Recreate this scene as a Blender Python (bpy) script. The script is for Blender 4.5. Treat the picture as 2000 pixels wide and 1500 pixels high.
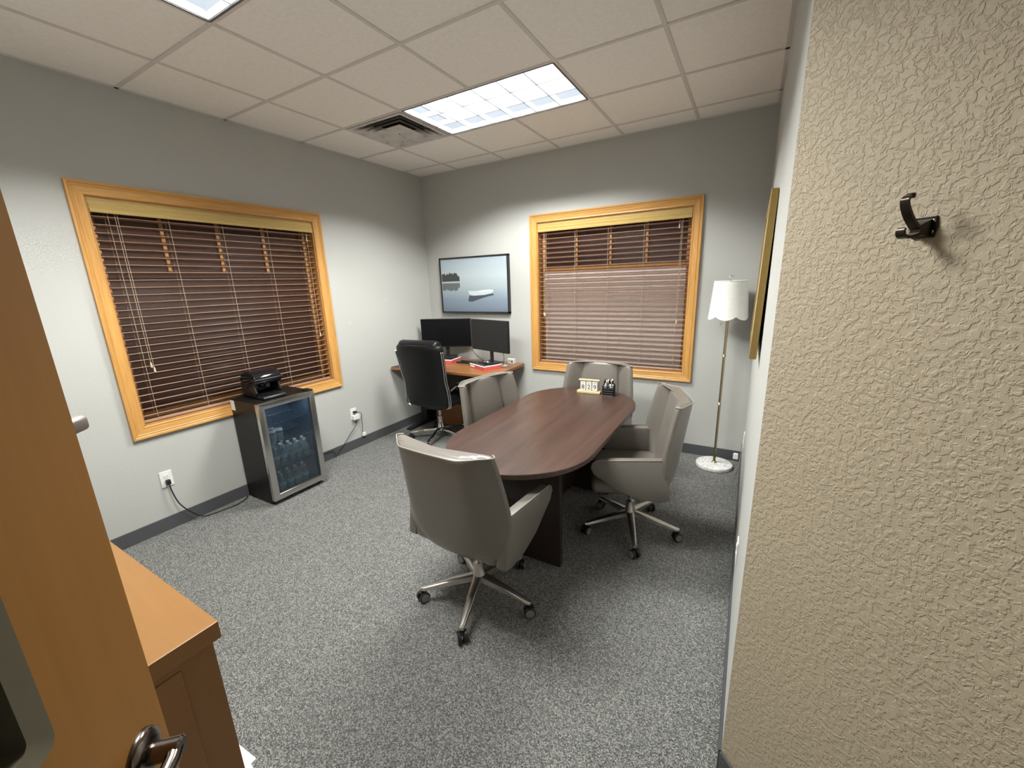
import bpy, bmesh, math, random
from mathutils import Vector, Matrix
random.seed(7)
S = bpy.context.scene
COL = S.collection
PI = math.pi
for o in list(bpy.data.objects): bpy.data.objects.remove(o)

# ------------------------------------------------------------------ camera, world, exposure, lights
H = 2.882; X1 = 3.5465; T = 0.6096; GX = 1.158; GY = -1.4928
cam_d = bpy.data.cameras.new('camera'); cam_d.sensor_width = 36; cam_d.lens = 794.29*36/2000
cam_d.clip_start = .02
cam = bpy.data.objects.new('camera', cam_d); COL.objects.link(cam)
cam.matrix_world = (Matrix.Translation((3.4904, -3.995, 1.6509)) @ Matrix.Rotation(math.radians(30.341), 4, 'Z')
                    @ Matrix.Rotation(math.radians(76.028), 4, 'X') @ Matrix.Rotation(math.radians(-1.867), 4, 'Z'))
S.camera = cam
w = bpy.data.worlds.new('night'); S.world = w; w.use_nodes = True
w.node_tree.nodes['Background'].inputs[0].default_value = (.010, .010, .014, 1)
w.node_tree.nodes['Background'].inputs[1].default_value = 1.0
S.view_settings.view_transform = 'Standard'; S.view_settings.look = 'None'
S.view_settings.gamma = 1; S.view_settings.use_curve_mapping = False
S.view_settings.exposure = 0.0
BEAM = [(0, 0), (.395, 0), (.465, 1), (.62, .86), (1, .48)]   # cos(angle off the vertical) -> strength
LAMP_W = 202
LAMP_COL = (.985, 1.0, .97)

# ------------------------------------------------------------------ materials
MATS = {}
def nodes(name):
    m = bpy.data.materials.new(name); m.use_nodes = True
    nt = m.node_tree; b = nt.nodes['Principled BSDF']
    MATS[name] = m
    return m, nt, b
def tex(nt, kind, scale, mapping=(1, 1, 1), rot=(0, 0, 0), **kw):
    tc = nt.nodes.new('ShaderNodeTexCoord'); mp = nt.nodes.new('ShaderNodeMapping')
    mp.inputs['Scale'].default_value = mapping; mp.inputs['Rotation'].default_value = rot
    nt.links.new(tc.outputs['Object'], mp.inputs['Vector'])
    t = nt.nodes.new('ShaderNodeTex'+kind); t.inputs['Scale'].default_value = scale
    for k, v in kw.items(): t.inputs[k].default_value = v
    nt.links.new(mp.outputs['Vector'], t.inputs['Vector'])
    return t
def ramp(nt, src, stops, interp='LINEAR'):
    r = nt.nodes.new('ShaderNodeValToRGB'); r.color_ramp.interpolation = interp
    e = r.color_ramp.elements
    while len(e) < len(stops): e.new(.5)
    for i, (p, c) in enumerate(stops):
        e[i].position = p; e[i].color = (c[0], c[1], c[2], 1) if not isinstance(c, (int, float)) else (c, c, c, 1)
    nt.links.new(src, r.inputs['Fac'])
    return r
def bump(nt, b, src, strength, dist=.002):
    n = nt.nodes.new('ShaderNodeBump'); n.inputs['Strength'].default_value = strength; n.inputs['Distance'].default_value = dist
    nt.links.new(src, n.inputs['Height']); nt.links.new(n.outputs['Normal'], b.inputs['Normal'])
    return n
def plain(name, col, rough=.5, metal=0, spec=.5, coat=0, bmp=None, emit=None):
    m, nt, b = nodes(name)
    b.inputs['Base Color'].default_value = (*col, 1); b.inputs['Roughness'].default_value = rough
    b.inputs['Metallic'].default_value = metal; b.inputs['Specular IOR Level'].default_value = spec
    b.inputs['Coat Weight'].default_value = coat
    n = tex(nt, 'Noise', 40, Detail=2.0)
    r = ramp(nt, n.outputs['Fac'], [(0, tuple(c*.93 for c in col)), (1, tuple(min(1, c*1.07) for c in col))])
    nt.links.new(r.outputs['Color'], b.inputs['Base Color'])
    if bmp:
        t = tex(nt, 'Noise', bmp[0], Detail=3.0); bump(nt, b, t.outputs['Fac'], bmp[1], bmp[2])
    if emit:
        b.inputs['Emission Color'].default_value = (*emit[0], 1); b.inputs['Emission Strength'].default_value = emit[1]
    return m
def wood(name, c1, c2, axis='z', scale=9, rough=.4, stretch=.07, fine=120, bmpv=.1):
    m, nt, b = nodes(name)
    mp = {'x': (stretch, 1, 1), 'y': (1, stretch, 1), 'z': (1, 1, stretch)}[axis]
    n = tex(nt, 'Noise', scale, mp, Detail=5.0, Roughness=.6, Distortion=.6)
    f = tex(nt, 'Noise', fine, mp, Detail=2.0)
    mx = nt.nodes.new('ShaderNodeMix'); mx.data_type = 'FLOAT'; mx.inputs['Factor'].default_value = .4
    nt.links.new(n.outputs['Fac'], mx.inputs[2]); nt.links.new(f.outputs['Fac'], mx.inputs[3])
    r = ramp(nt, mx.outputs[0], [(.3, c1), (.7, c2)])
    nt.links.new(r.outputs['Color'], b.inputs['Base Color']); b.inputs['Roughness'].default_value = rough
    bump(nt, b, f.outputs['Fac'], bmpv, .001)
    return m
def knock(name, col, scale, strength, dist, flat=(.47, .55)):
    """trowelled knock-down plaster"""
    m, nt, b = nodes(name)
    b.inputs['Base Color'].default_value = (*col, 1); b.inputs['Roughness'].default_value = .62
    n = tex(nt, 'Noise', scale, Detail=3.5, Roughness=.55, Distortion=.5)
    r = ramp(nt, n.outputs['Fac'], [(flat[0], 0), (flat[1], 1)])
    bump(nt, b, r.outputs['Color'], strength, dist)
    c = tex(nt, 'Noise', 1.5, Detail=2.0)
    cr = ramp(nt, c.outputs['Fac'], [(.2, tuple(x*.97 for x in col)), (.8, tuple(x*1.03 for x in col))])
    nt.links.new(cr.outputs['Color'], b.inputs['Base Color'])
    return m

M = {}
M['paint'] = knock('wall_paint', (.455, .455, .430), 55, .16, .0012, (.40, .62))
M['tan'] = knock('entry_paint', (.415, .348, .245), 84, .62, .0022, (.44, .56))  # warmer, darker tone than the other walls
M['tile'] = plain('ceiling_tile', (.90, .87, .82), .85, bmp=(260, .35, .002))
M['tbar'] = plain('ceiling_grid_metal', (.66, .63, .60), .55)
M['base'] = plain('carpet_base', (.075, .078, .082), .95, bmp=(300, .8, .004))
def carpet():
    m, nt, b = nodes('carpet')
    v = tex(nt, 'Voronoi', 230); n = tex(nt, 'Noise', 190, Detail=3.0, Roughness=.7)
    big = tex(nt, 'Noise', 6, Detail=2.0)
    mx = nt.nodes.new('ShaderNodeMix'); mx.data_type = 'FLOAT'; mx.inputs['Factor'].default_value = .6
    sep = nt.nodes.new('ShaderNodeSeparateColor'); nt.links.new(v.outputs['Color'], sep.inputs['Color'])
    nt.links.new(sep.outputs[0], mx.inputs[2]); nt.links.new(n.outputs['Fac'], mx.inputs[3])
    r = ramp(nt, mx.outputs[0], [(.22, (.055, .056, .054)), (.5, (.185, .186, .177)), (.78, (.47, .465, .435))])
    m2 = nt.nodes.new('ShaderNodeMix'); m2.data_type = 'RGBA'; m2.blend_type = 'MULTIPLY'; m2.inputs['Factor'].default_value = .35
    rb = ramp(nt, big.outputs['Fac'], [(.3, .93), (.7, 1.05)])
    nt.links.new(r.outputs['Color'], m2.inputs[6]); nt.links.new(rb.outputs['Color'], m2.inputs[7])
    nt.links.new(m2.outputs[2], b.inputs['Base Color']); b.inputs['Roughness'].default_value = .95
    b.inputs['Specular IOR Level'].default_value = .2
    bump(nt, b, v.outputs['Distance'], .9, .006)
    return m
M['carpet'] = carpet()
OAK = ((.42, .20, .050), (.66, .36, .105))
M['oak_x'] = wood('oak_casing_across', *OAK, 'x', 14, .38); M['oak_z'] = wood('oak_casing_upright', *OAK, 'z', 14, .38)
M['valance'] = wood('valance_wood', (.40, .27, .085), (.50, .36, .13), 'x', 10, .35)
M['slat'] = wood('blind_slat_wood', (.31, .180, .120), (.41, .25, .175), 'x', 14, .28)
M['cord'] = plain('blind_cord', (.55, .42, .30), .8)
M['sash'] = wood('sash_wood', (.42, .22, .08), (.56, .31, .12), 'z', 12, .4)
M['jamb'] = wood('jamb_wood', (.36, .17, .05), (.5, .26, .09), 'z', 12, .4)
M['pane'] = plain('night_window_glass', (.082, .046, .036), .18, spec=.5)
M['screen'] = plain('cellular_shade_cloth', (.82, .77, .74), .7)
M['door'] = wood('door_veneer', (.30, .135, .028), (.37, .175, .040), 'z', 3, .42, .06, 60, .04)
M['lite'] = plain('lite_frame_paint', (.16, .145, .095), .5)
M['litepane'] = plain('lite_glass', (.012, .011, .009), .06, spec=.6)
M['maple_top'] = wood('credenza_laminate', (.245, .118, .036), (.285, .138, .044), 'x', 2.5, .36, .1, 50, .03)
M['table'] = wood('espresso_laminate', (.036, .019, .014), (.085, .045, .033), 'y', 10, .33, .05, 90, .05)
M['tabledark'] = wood('espresso_base', (.020, .012, .010), (.035, .020, .015), 'z', 10, .45)
M['desk'] = wood('desk_laminate', (.22, .090, .030), (.34, .150, .055), 'x', 7, .3, .06, 80, .04)
M['deskedge'] = plain('desk_edge', (.05, .025, .015), .5)
M['leather'] = plain('taupe_leather', (.165, .147, .126), .34, spec=.6, coat=.15, bmp=(420, .12, .0008))
M['piping'] = plain('leather_piping', (.27, .25, .22), .38)
M['alu'] = plain('brushed_aluminium', (.62, .59, .55), .32, metal=1)
M['chrome'] = plain('chrome', (.75, .75, .75), .08, metal=1)
M['castgrey'] = plain('caster_cap_grey', (.25, .24, .23), .45)
M['blackp'] = plain('black_plastic', (.012, .012, .013), .38)
M['blackgloss'] = plain('black_gloss', (.008, .008, .009), .12)
M['blackleather'] = plain('black_leather', (.006, .006, .007), .38, spec=.32, bmp=(350, .2, .001))
M['blackmetal'] = plain('black_metal', (.014, .014, .016), .42)
M['screenoff'] = plain('monitor_panel', (.004, .004, .005), .35, spec=.18)
M['screengrey'] = plain('monitor_panel_matte', (.017, .017, .016), .5, spec=.3)
M['steel'] = plain('stainless_steel', (.58, .57, .55), .28, metal=1)
M['fridge'] = plain('fridge_black', (.009, .0075, .0065), .42, spec=.28)
M['liner'] = plain('fridge_liner', (.03, .045, .065), .5)
M['white'] = plain('white_plastic', (.78, .77, .73), .4)
M['paper'] = plain('white_paper', (.85, .84, .80), .7)
M['red'] = plain('red_card', (.60, .10, .09), .5)
M['shade'] = plain('lamp_fabric', (.80, .79, .75), .8)
M['brass'] = plain('antique_brass', (.48, .40, .26), .28, metal=1)
M['gold'] = plain('gold_frame', (.52, .36, .13), .32, metal=1)
M['marble'] = None
M['bronze'] = plain('dark_bronze', (.035, .026, .020), .3, metal=.7)
M['nickel'] = plain('satin_nickel_dark', (.20, .17, .15), .2, metal=1)
M['boltgrey'] = plain('bolt_metal', (.30, .27, .25), .4, metal=.4)
M['can'] = plain('white_can', (.60, .60, .60), .35)
M['pine'] = plain('pine_block', (.72, .56, .30), .5)
M['ink'] = plain('black_ink', (.01, .01, .01), .6)
M['pipe'] = plain('black_cable', (.012, .012, .012), .5)
M['louver'] = plain('louver_aluminium', (.05, .05, .055), .5, emit=((.80, .90, 1), .78))  # dark blades with a glow; tube light reflected on them put in as emission
M['pan'] = plain('fixture_pan', (.9, .9, .9), .6, emit=((.93, .97, 1), 1.15))  # white look of the lit pan put in as emission
M['fixframe'] = plain('fixture_frame', (.13, .12, .11), .5)
M['ventdark'] = plain('vent_dark', (.035, .034, .034), .8)
def marble():
    m, nt, b = nodes('white_marble')
    n = tex(nt, 'Noise', 14, Detail=6.0, Distortion=2.0)
    r = ramp(nt, n.outputs['Fac'], [(.42, (.80, .79, .77)), (.5, (.5, .49, .48)), (.56, (.82, .81, .79))])
    nt.links.new(r.outputs['Color'], b.inputs['Base Color']); b.inputs['Roughness'].default_value = .2
    return m
M['marble'] = marble()
def vent():
    m, nt, b = nodes('vent_enamel')
    n = tex(nt, 'Noise', 9, Detail=5.0, Roughness=.7)
    r = ramp(nt, n.outputs['Fac'], [(.30, (.30, .285, .27)), (.46, (.58, .56, .53)), (.7, (.66, .64, .60))])
    nt.links.new(r.outputs['Color'], b.inputs['Base Color']); b.inputs['Roughness'].default_value = .5
    return m
M['vent'] = vent()
def clearglass(name, tint, haze, gl):
    m = bpy.data.materials.new(name); m.use_nodes = True; nt = m.node_tree
    nt.nodes.remove(nt.nodes['Principled BSDF']); out = nt.nodes['Material Output']
    tr = nt.nodes.new('ShaderNodeBsdfTransparent'); tr.inputs[0].default_value = (*tint, 1)
    g = nt.nodes.new('ShaderNodeBsdfGlossy'); g.inputs['Roughness'].default_value = .05
    d = nt.nodes.new('ShaderNodeBsdfDiffuse'); d.inputs[0].default_value = (*haze, 1)
    fr = nt.nodes.new('ShaderNodeFresnel'); fr.inputs[0].default_value = 1.5
    m1 = nt.nodes.new('ShaderNodeMixShader'); m1.inputs[0].default_value = gl
    m2 = nt.nodes.new('ShaderNodeMixShader')
    nt.links.new(tr.outputs[0], m1.inputs[1]); nt.links.new(d.outputs[0], m1.inputs[2])
    nt.links.new(fr.outputs[0], m2.inputs[0]); nt.links.new(m1.outputs[0], m2.inputs[1]); nt.links.new(g.outputs[0], m2.inputs[2])
    nt.links.new(m2.outputs[0], out.inputs['Surface'])
    return m
M['fglass'] = clearglass('cooler_door_glass', (.86, .92, .97), (.05, .09, .14), .12)
M['bottle'] = clearglass('clear_bottle', (.82, .95, .96), (.60, .78, .80), .38)

# ------------------------------------------------------------------ geometry helpers
def BM(): return bmesh.new()
def box(bm, a, b, bev=0, seg=2):
    r = bmesh.ops.create_cube(bm, size=1)
    vs = r['verts']
    for v in vs:
        v.co = Vector([(a[i]+b[i])/2+v.co[i]*abs(b[i]-a[i]) for i in range(3)])
    if bev:
        es = list({e for v in vs for e in v.link_edges})
        bmesh.ops.bevel(bm, geom=es, offset=bev, segments=seg, profile=.5, affect='EDGES')
    return vs
def prism(bm, poly, d0, d1, axis='z', bev=0):
    """extrude a 2-D polygon: axis z -> (x,y), y -> (x,z), x -> (y,z)"""
    def P(p, d):
        return {'z': (p[0], p[1], d), 'y': (p[0], d, p[1]), 'x': (d, p[0], p[1])}[axis]
    a = [bm.verts.new(P(p, d0)) for p in poly]; b = [bm.verts.new(P(p, d1)) for p in poly]
    n = len(poly)
    fs = [bm.faces.new(a[::-1]), bm.faces.new(b)]
    for i in range(n): fs.append(bm.faces.new((a[i], a[(i+1) % n], b[(i+1) % n], b[i])))
    bmesh.ops.recalc_face_normals(bm, faces=fs)
    if bev:
        es = list({e for f in fs for e in f.edges})
        bmesh.ops.bevel(bm, geom=es, offset=bev, segments=2, profile=.5, affect='EDGES')
def tube(bm, pts, r, seg=8, r1=None):
    pts = [Vector(p) for p in pts]; rings = []
    n = len(pts); up = None
    for i, p in enumerate(pts):
        t = (pts[min(i+1, n-1)]-pts[max(i-1, 0)]).normalized()
        if up is None or abs(up.dot(t)) > .98:
            up = Vector((0, 0, 1)) if abs(t.z) < .9 else Vector((1, 0, 0))
        s = t.cross(up).normalized(); u = s.cross(t).normalized(); up = u
        rr = r if r1 is None else r+(r1-r)*i/(n-1)
        rings.append([bm.verts.new(p+s*math.cos(2*PI*k/seg)*rr+u*math.sin(2*PI*k/seg)*rr) for k in range(seg)])
    for a, b in zip(rings, rings[1:]):
        for k in range(seg): bm.faces.new((a[k], a[(k+1) % seg], b[(k+1) % seg], b[k]))
    bm.faces.new(rings[0][::-1]); bm.faces.new(rings[-1])
def lathe(bm, prof, seg=24, c=(0, 0, 0), axis='z', cap=True):
    rings = []
    for r, z in prof:
        ring = []
        for k in range(seg):
            a = 2*PI*k/seg; x, y = r*math.cos(a), r*math.sin(a)
            q = {'z': (x, y, z), 'y': (x, z, y), 'x': (z, x, y)}[axis]
            ring.append(bm.verts.new((q[0]+c[0], q[1]+c[1], q[2]+c[2])))
        rings.append(ring)
    fs = []
    for a, b in zip(rings, rings[1:]):
        for k in range(seg): fs.append(bm.faces.new((a[k], a[(k+1) % seg], b[(k+1) % seg], b[k])))
    if cap: fs += [bm.faces.new(rings[0][::-1]), bm.faces.new(rings[-1])]
    bmesh.ops.recalc_face_normals(bm, faces=fs)
def loft(bm, loops, cap=True):
    rings = [[bm.verts.new(p) for p in l] for l in loops]; fs = []
    n = len(loops[0])
    for a, b in zip(rings, rings[1:]):
        for k in range(n): fs.append(bm.faces.new((a[k], a[(k+1) % n], b[(k+1) % n], b[k])))
    if cap: fs += [bm.faces.new(rings[0][::-1]), bm.faces.new(rings[-1])]
    bmesh.ops.recalc_face_normals(bm, faces=fs)
def smooth_path(pts, n=6):
    """Catmull-Rom"""
    P = [Vector(p) for p in pts]; out = []
    for i in range(len(P)-1):
        p0, p1, p2, p3 = P[max(i-1, 0)], P[i], P[i+1], P[min(i+2, len(P)-1)]
        for k in range(n):
            t = k/n
            out.append(.5*((2*p1)+(p2-p0)*t+(2*p0-5*p1+4*p2-p3)*t*t+(3*p1-p0-3*p2+p3)*t**3))
    out.append(P[-1]); return out
def obj(name, bm, mat, parent=None, smooth=False, sub=0, loc=(0, 0, 0), rot=(0, 0, 0), world=False):
    me = bpy.data.meshes.new(name); bm.to_mesh(me); bm.free()
    o = bpy.data.objects.new(name, me); COL.objects.link(o)
    if mat is not None: me.materials.append(mat if not isinstance(mat, str) else M[mat])
    if smooth:
        for p in me.polygons: p.use_smooth = True
        if smooth == 'auto':
            me.set_sharp_from_angle(angle=math.radians(38))
    if sub:
        s = o.modifiers.new('sub', 'SUBSURF'); s.levels = sub; s.render_levels = sub
    o.location = loc; o.rotation_euler = rot
    if parent is not None:
        o.parent = parent
        if world: me.transform(WM[parent.name].inverted())
    return o
WM = {}
def tag(o, label=None, cat=None, group=None, kind=None):
    if label: o['label'] = label
    if cat: o['category'] = cat
    if group: o['group'] = group
    if kind: o['kind'] = kind
    return o
def thing(name, label, cat, loc=(0, 0, 0), rotz=0, group=None, kind=None):
    o = bpy.data.objects.new(name, None); COL.objects.link(o); o.empty_display_size = .1
    o.location = loc; o.rotation_euler = (0, 0, rotz)
    WM[o.name] = Matrix.Translation(loc) @ Matrix.Rotation(rotz, 4, 'Z')
    return tag(o, label, cat, group, kind)
def single(name, bm, mat, label, cat, loc=(0, 0, 0), group=None, **kw):
    """one-mesh thing; geometry given in world coordinates, origin moved to loc"""
    rotz = kw.pop('rotz', 0); local = kw.pop('local', False)
    o = obj(name, bm, mat, **kw)
    if not local: o.data.transform(Matrix.Translation(Vector(loc)).inverted())
    o.location = loc; o.rotation_euler = (0, 0, rotz)
    return tag(o, label, cat, group)
def dup(root, loc, rotz, label=None, group=None):
    def cp(o, par):
        c = o.copy(); COL.objects.link(c); c.parent = par
        for k in o.children: cp(k, c)
        return c
    r = cp(root, None); r.location = loc; r.rotation_euler = (0, 0, rotz)
    if label: r['label'] = label
    if group: r['group'] = group
    return r
def struct(name, bm, mat, label, cat, parent=None, **kw):
    o = obj(name, bm, mat, parent, **kw)
    return tag(o, label, cat, kind='structure')
def textmesh(s, size, depth=.0004):
    c = bpy.data.curves.new('t', 'FONT'); c.body = s; c.size = size; c.extrude = depth; c.align_x = 'CENTER'; c.align_y = 'CENTER'
    o = bpy.data.objects.new('t', c); COL.objects.link(o)
    bpy.context.view_layer.update()
    me = bpy.data.meshes.new_from_object(o.evaluated_get(bpy.context.evaluated_depsgraph_get()))
    bpy.data.objects.remove(o); b = BM(); b.from_mesh(me); bpy.data.meshes.remove(me); return b

# ------------------------------------------------------------------ room shell
WT = .16
EX, EY = X1, -2.772            # outside corner where the right wall ends
CX2, CY2 = EX+.7275, EY-.7275  # far end of the 45 degree entry wall
NY = -4.2
bm = BM(); box(bm, (-WT, -6.6, -.05), (6.2, .16, 0)); struct('floor', bm, 'carpet', 'dark grey speckled loop carpet', 'floor')
# window openings: width .75 inside casing
WW = 1.64; WZ0, WZ1 = .706, 2.314; CS = .078
LY0 = -3.068; RX0 = 1.434
def wall_hole(bm, axis, a0, a1, h0, h1, d0, d1, z0=0, z1=H+.13):
    def bb(s0, s1, za, zb):
        if axis == 'x': box(bm, (s0, d0, za), (s1, d1, zb))
        else: box(bm, (d0, s0, za), (d1, s1, zb))
    bb(a0, h0, z0, z1); bb(h1, a1, z0, z1); bb(h0, h1, z0, WZ0+CS-.005); bb(h0, h1, WZ1-CS+.005, z1)
bm = BM(); wall_hole(bm, 'y', NY-.1, WT, LY0+CS-.005, LY0+WW-CS+.005, -WT, 0)
struct('wall_left', bm, 'paint', 'greige textured wall with the wide blind-covered window', 'wall')
bm = BM(); wall_hole(bm, 'x', 0, X1+.12, RX0+CS-.005, RX0+WW-CS+.005, 0, WT)
struct('wall_back', bm, 'paint', 'greige textured wall behind the desk and floor lamp', 'wall')
bm = BM(); prism(bm, [(X1, 0), (X1, EY), (X1+.12, EY-.05), (X1+.12, 0)], 0, H+.13)
struct('wall_right', bm, 'paint', 'narrow grazing strip of pale wall at the right', 'wall')
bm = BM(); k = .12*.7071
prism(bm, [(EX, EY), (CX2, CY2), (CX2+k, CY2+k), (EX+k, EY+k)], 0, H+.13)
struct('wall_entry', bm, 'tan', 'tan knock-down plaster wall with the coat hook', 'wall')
bm = BM(); box(bm, (0, NY-.12, 0), (2.97, NY, H+.13)); struct('wall_near', bm, 'paint', 'greige wall behind the credenza', 'wall')
DF = Vector((2.7053, -3.8409, 0)); DL = .91; q = .70711
HG = DF+Vector((q, -q, 0))*DL
bm = BM(); prism(bm, [(2.97, NY), (HG.x-.03, HG.y-.05), (HG.x-.12, HG.y-.14), (2.85, NY)], 0, H+.13)
struct('wall_return', bm, 'paint', 'short greige wall return beside the door hinge', 'wall')
st = HG+Vector((q, q, 0))*.94
bm = BM(); prism(bm, [(st.x, st.y), (CX2, CY2), (CX2+k, CY2-k), (st.x+k, st.y-k)], 0, H+.13)
prism(bm, [(HG.x, HG.y), (st.x, st.y), (st.x+k, st.y-k), (HG.x+k, HG.y-k)], 2.14, H+.13)
struct('wall_doorway', bm, 'paint', 'greige wall around the door opening', 'wall')
bm = BM(); a = Vector((3.2, -6.2)); b = Vector((5.9, -3.5))
prism(bm, [(a.x, a.y), (b.x, b.y), (b.x+.1, b.y-.1), (a.x+.1, a.y-.1)], 0, H+.13)
prism(bm, [(2.85, NY-.12), (2.85, -6.2), (2.75, -6.2), (2.75, NY-.12)], 0, H+.13)
prism(bm, [(2.75, -6.2), (3.4, -6.2), (3.4, -6.3), (2.75, -6.3)], 0, H+.13)
prism(bm, [(CX2, CY2), (5.9, -3.5), (5.9, -3.4), (CX2, CY2+.1)], 0, H+.13)
struct('wall_hall', bm, 'paint', 'greige hallway wall beyond the door', 'wall')

# baseboards of carpet strip
BH = .098
def bb(name, poly):
    bm = BM(); prism(bm, poly, 0, BH, bev=.002); struct(name, bm, 'base', 'dark grey carpet baseboard strip', 'baseboard')
bb('baseboard_left', [(0, NY), (.009, NY), (.009, 0), (0, 0)])
bb('baseboard_back', [(.009, 0), (.009, -.009), (X1, -.009), (X1, 0)])
bb('baseboard_right', [(X1, -.009), (X1-.009, -.009), (X1-.009, EY), (X1, EY)])
kk = .009*.7071
bb('baseboard_entry', [(EX, EY), (EX-kk, EY-kk), (CX2-kk, CY2-kk), (CX2, CY2)])

# ceiling: void panel above, grid bars, one object for each tile
bm = BM(); box(bm, (-WT, -6.6, H+.135), (6.2, .16, H+.16))
ceil = struct('ceiling', bm, 'tile', 'white suspended ceiling of square tiles', 'ceiling')
xs = [0]+[GX+u*T for u in range(-1, 5)]+[X1]
xs = sorted(x for x in set(xs) if x <= X1)
xs2 = [GX+u*T for u in range(-1, 8)]
ys = sorted([0]+[GY+v*T for v in range(-8, 3)])
tile_cache = {}
def tile_mesh(dx, dy):
    key = (round(dx, 3), round(dy, 3))
    if key not in tile_cache:
        b = BM(); box(b, (0.001, .001, .0), (dx-.001, dy-.001, .016), .002, 1)
        me = bpy.data.meshes.new('ceiling_tile'); b.to_mesh(me); b.free(); me.materials.append(M['tile']); tile_cache[key] = me
    return tile_cache[key]
LIGHTS = [(GX, GY), (GX, GY-3*T)]
VENT = (GX-T, GY)
def taken(x, y):
    for lx, ly in LIGHTS:
        if lx-.01 < x < lx+2*T-.01 and abs(y-ly) < .01: return True
    return abs(x-VENT[0]) < .01 and abs(y-VENT[1]) < .01
def cells():
    allx = sorted(set([0.0]+[round(v, 5) for v in xs2]))
    for i, y in enumerate(ys[:-1]):
        for j, x in enumerate(allx[:-1]):
            x2, y2 = allx[j+1], ys[i+1]
            if y2 > EY+.3 and x >= X1: continue
            if y2 > EY+.3: x2 = min(x2, X1)
            if x2-x < .02 or y2-y < .02: continue
            yield x, y, x2, y2
for x, y, x2, y2 in cells():
    if taken(x, y) or y < -4.9: continue
    o = bpy.data.objects.new('ceiling_tile', tile_mesh(x2-x, y2-y)); COL.objects.link(o); o.parent = ceil
    o.location = (x, y, H+.004)
barw = .011
def bar(x0, y0, x1, y1):
    bm = BM()
    if abs(x1-x0) > abs(y1-y0): box(bm, (x0, y0-barw, H-.001), (x1, y0+barw, H+.004)); box(bm, (x0, y0-.001, H+.004), (x1, y0+.001, H+.035))
    else: box(bm, (x0-barw, y0, H-.0006), (x0+barw, y1, H+.004)); box(bm, (x0-.001, y0, H+.004), (x0+.001, y1, H+.035))
    obj('grid_bar', bm, 'tbar', ceil)
for y in ys[1:-1]:
    if y < -4.9: continue
    xe = X1 if y > EY-.2 else 5.0
    bar(0, y, xe, y)
for x in xs2:
    if x > 5: continue
    y1 = 0 if x < X1 else EY-.5
    # split around light fixtures
    segs = [(-4.9, y1)]
    if abs(x-(GX+T)) < .01:
        segs = [(-4.9, LIGHTS[1][1]), (LIGHTS[1][1]+T, LIGHTS[0][1]), (LIGHTS[0][1]+T, y1)]
    for a, b in segs: bar(x, a, x, b)
bm = BM(); box(bm, (0, NY, H-.001), (.02, 0, H+.003)); obj('wall_angle', bm, 'tbar', ceil)
bm = BM(); box(bm, (.02, -.02, H-.001), (X1-.02, 0, H+.003)); obj('wall_angle', bm, 'tbar', ceil)
bm = BM(); box(bm, (X1-.02, EY, H-.001), (X1, 0, H+.003)); obj('wall_angle', bm, 'tbar', ceil)

# ------------------------------------------------------------------ ceiling lights (parabolic troffers)
def edge_shade(o):  # downward blade edges coloured dark, their shade put into the material
    o.data.materials.append(M['ventdark'])
    for p in o.data.polygons:
        if p.normal.z < -.9: p.material_index = 1
def photometry(L):
    # batwing beam with a louvre cut-off, as parabolic troffers have
    L.use_nodes = True; nt = L.node_tree; em = nt.nodes['Emission']
    g = nt.nodes.new('ShaderNodeNewGeometry'); d = nt.nodes.new('ShaderNodeVectorMath'); d.operation = 'DOT_PRODUCT'
    nt.links.new(g.outputs['Incoming'], d.inputs[0]); nt.links.new(g.outputs['Normal'], d.inputs[1])
    a = nt.nodes.new('ShaderNodeMath'); a.operation = 'ABSOLUTE'; nt.links.new(d.outputs['Value'], a.inputs[0])
    r = nt.nodes.new('ShaderNodeValToRGB'); e = r.color_ramp.elements
    for i, (p, v) in enumerate(BEAM):
        if i >= 2: e.new(.5)
    for i, (p, v) in enumerate(BEAM): e[i].position = p; e[i].color = (v, v, v, 1)
    nt.links.new(a.outputs[0], r.inputs['Fac']); nt.links.new(r.outputs['Color'], em.inputs['Strength'])
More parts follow.
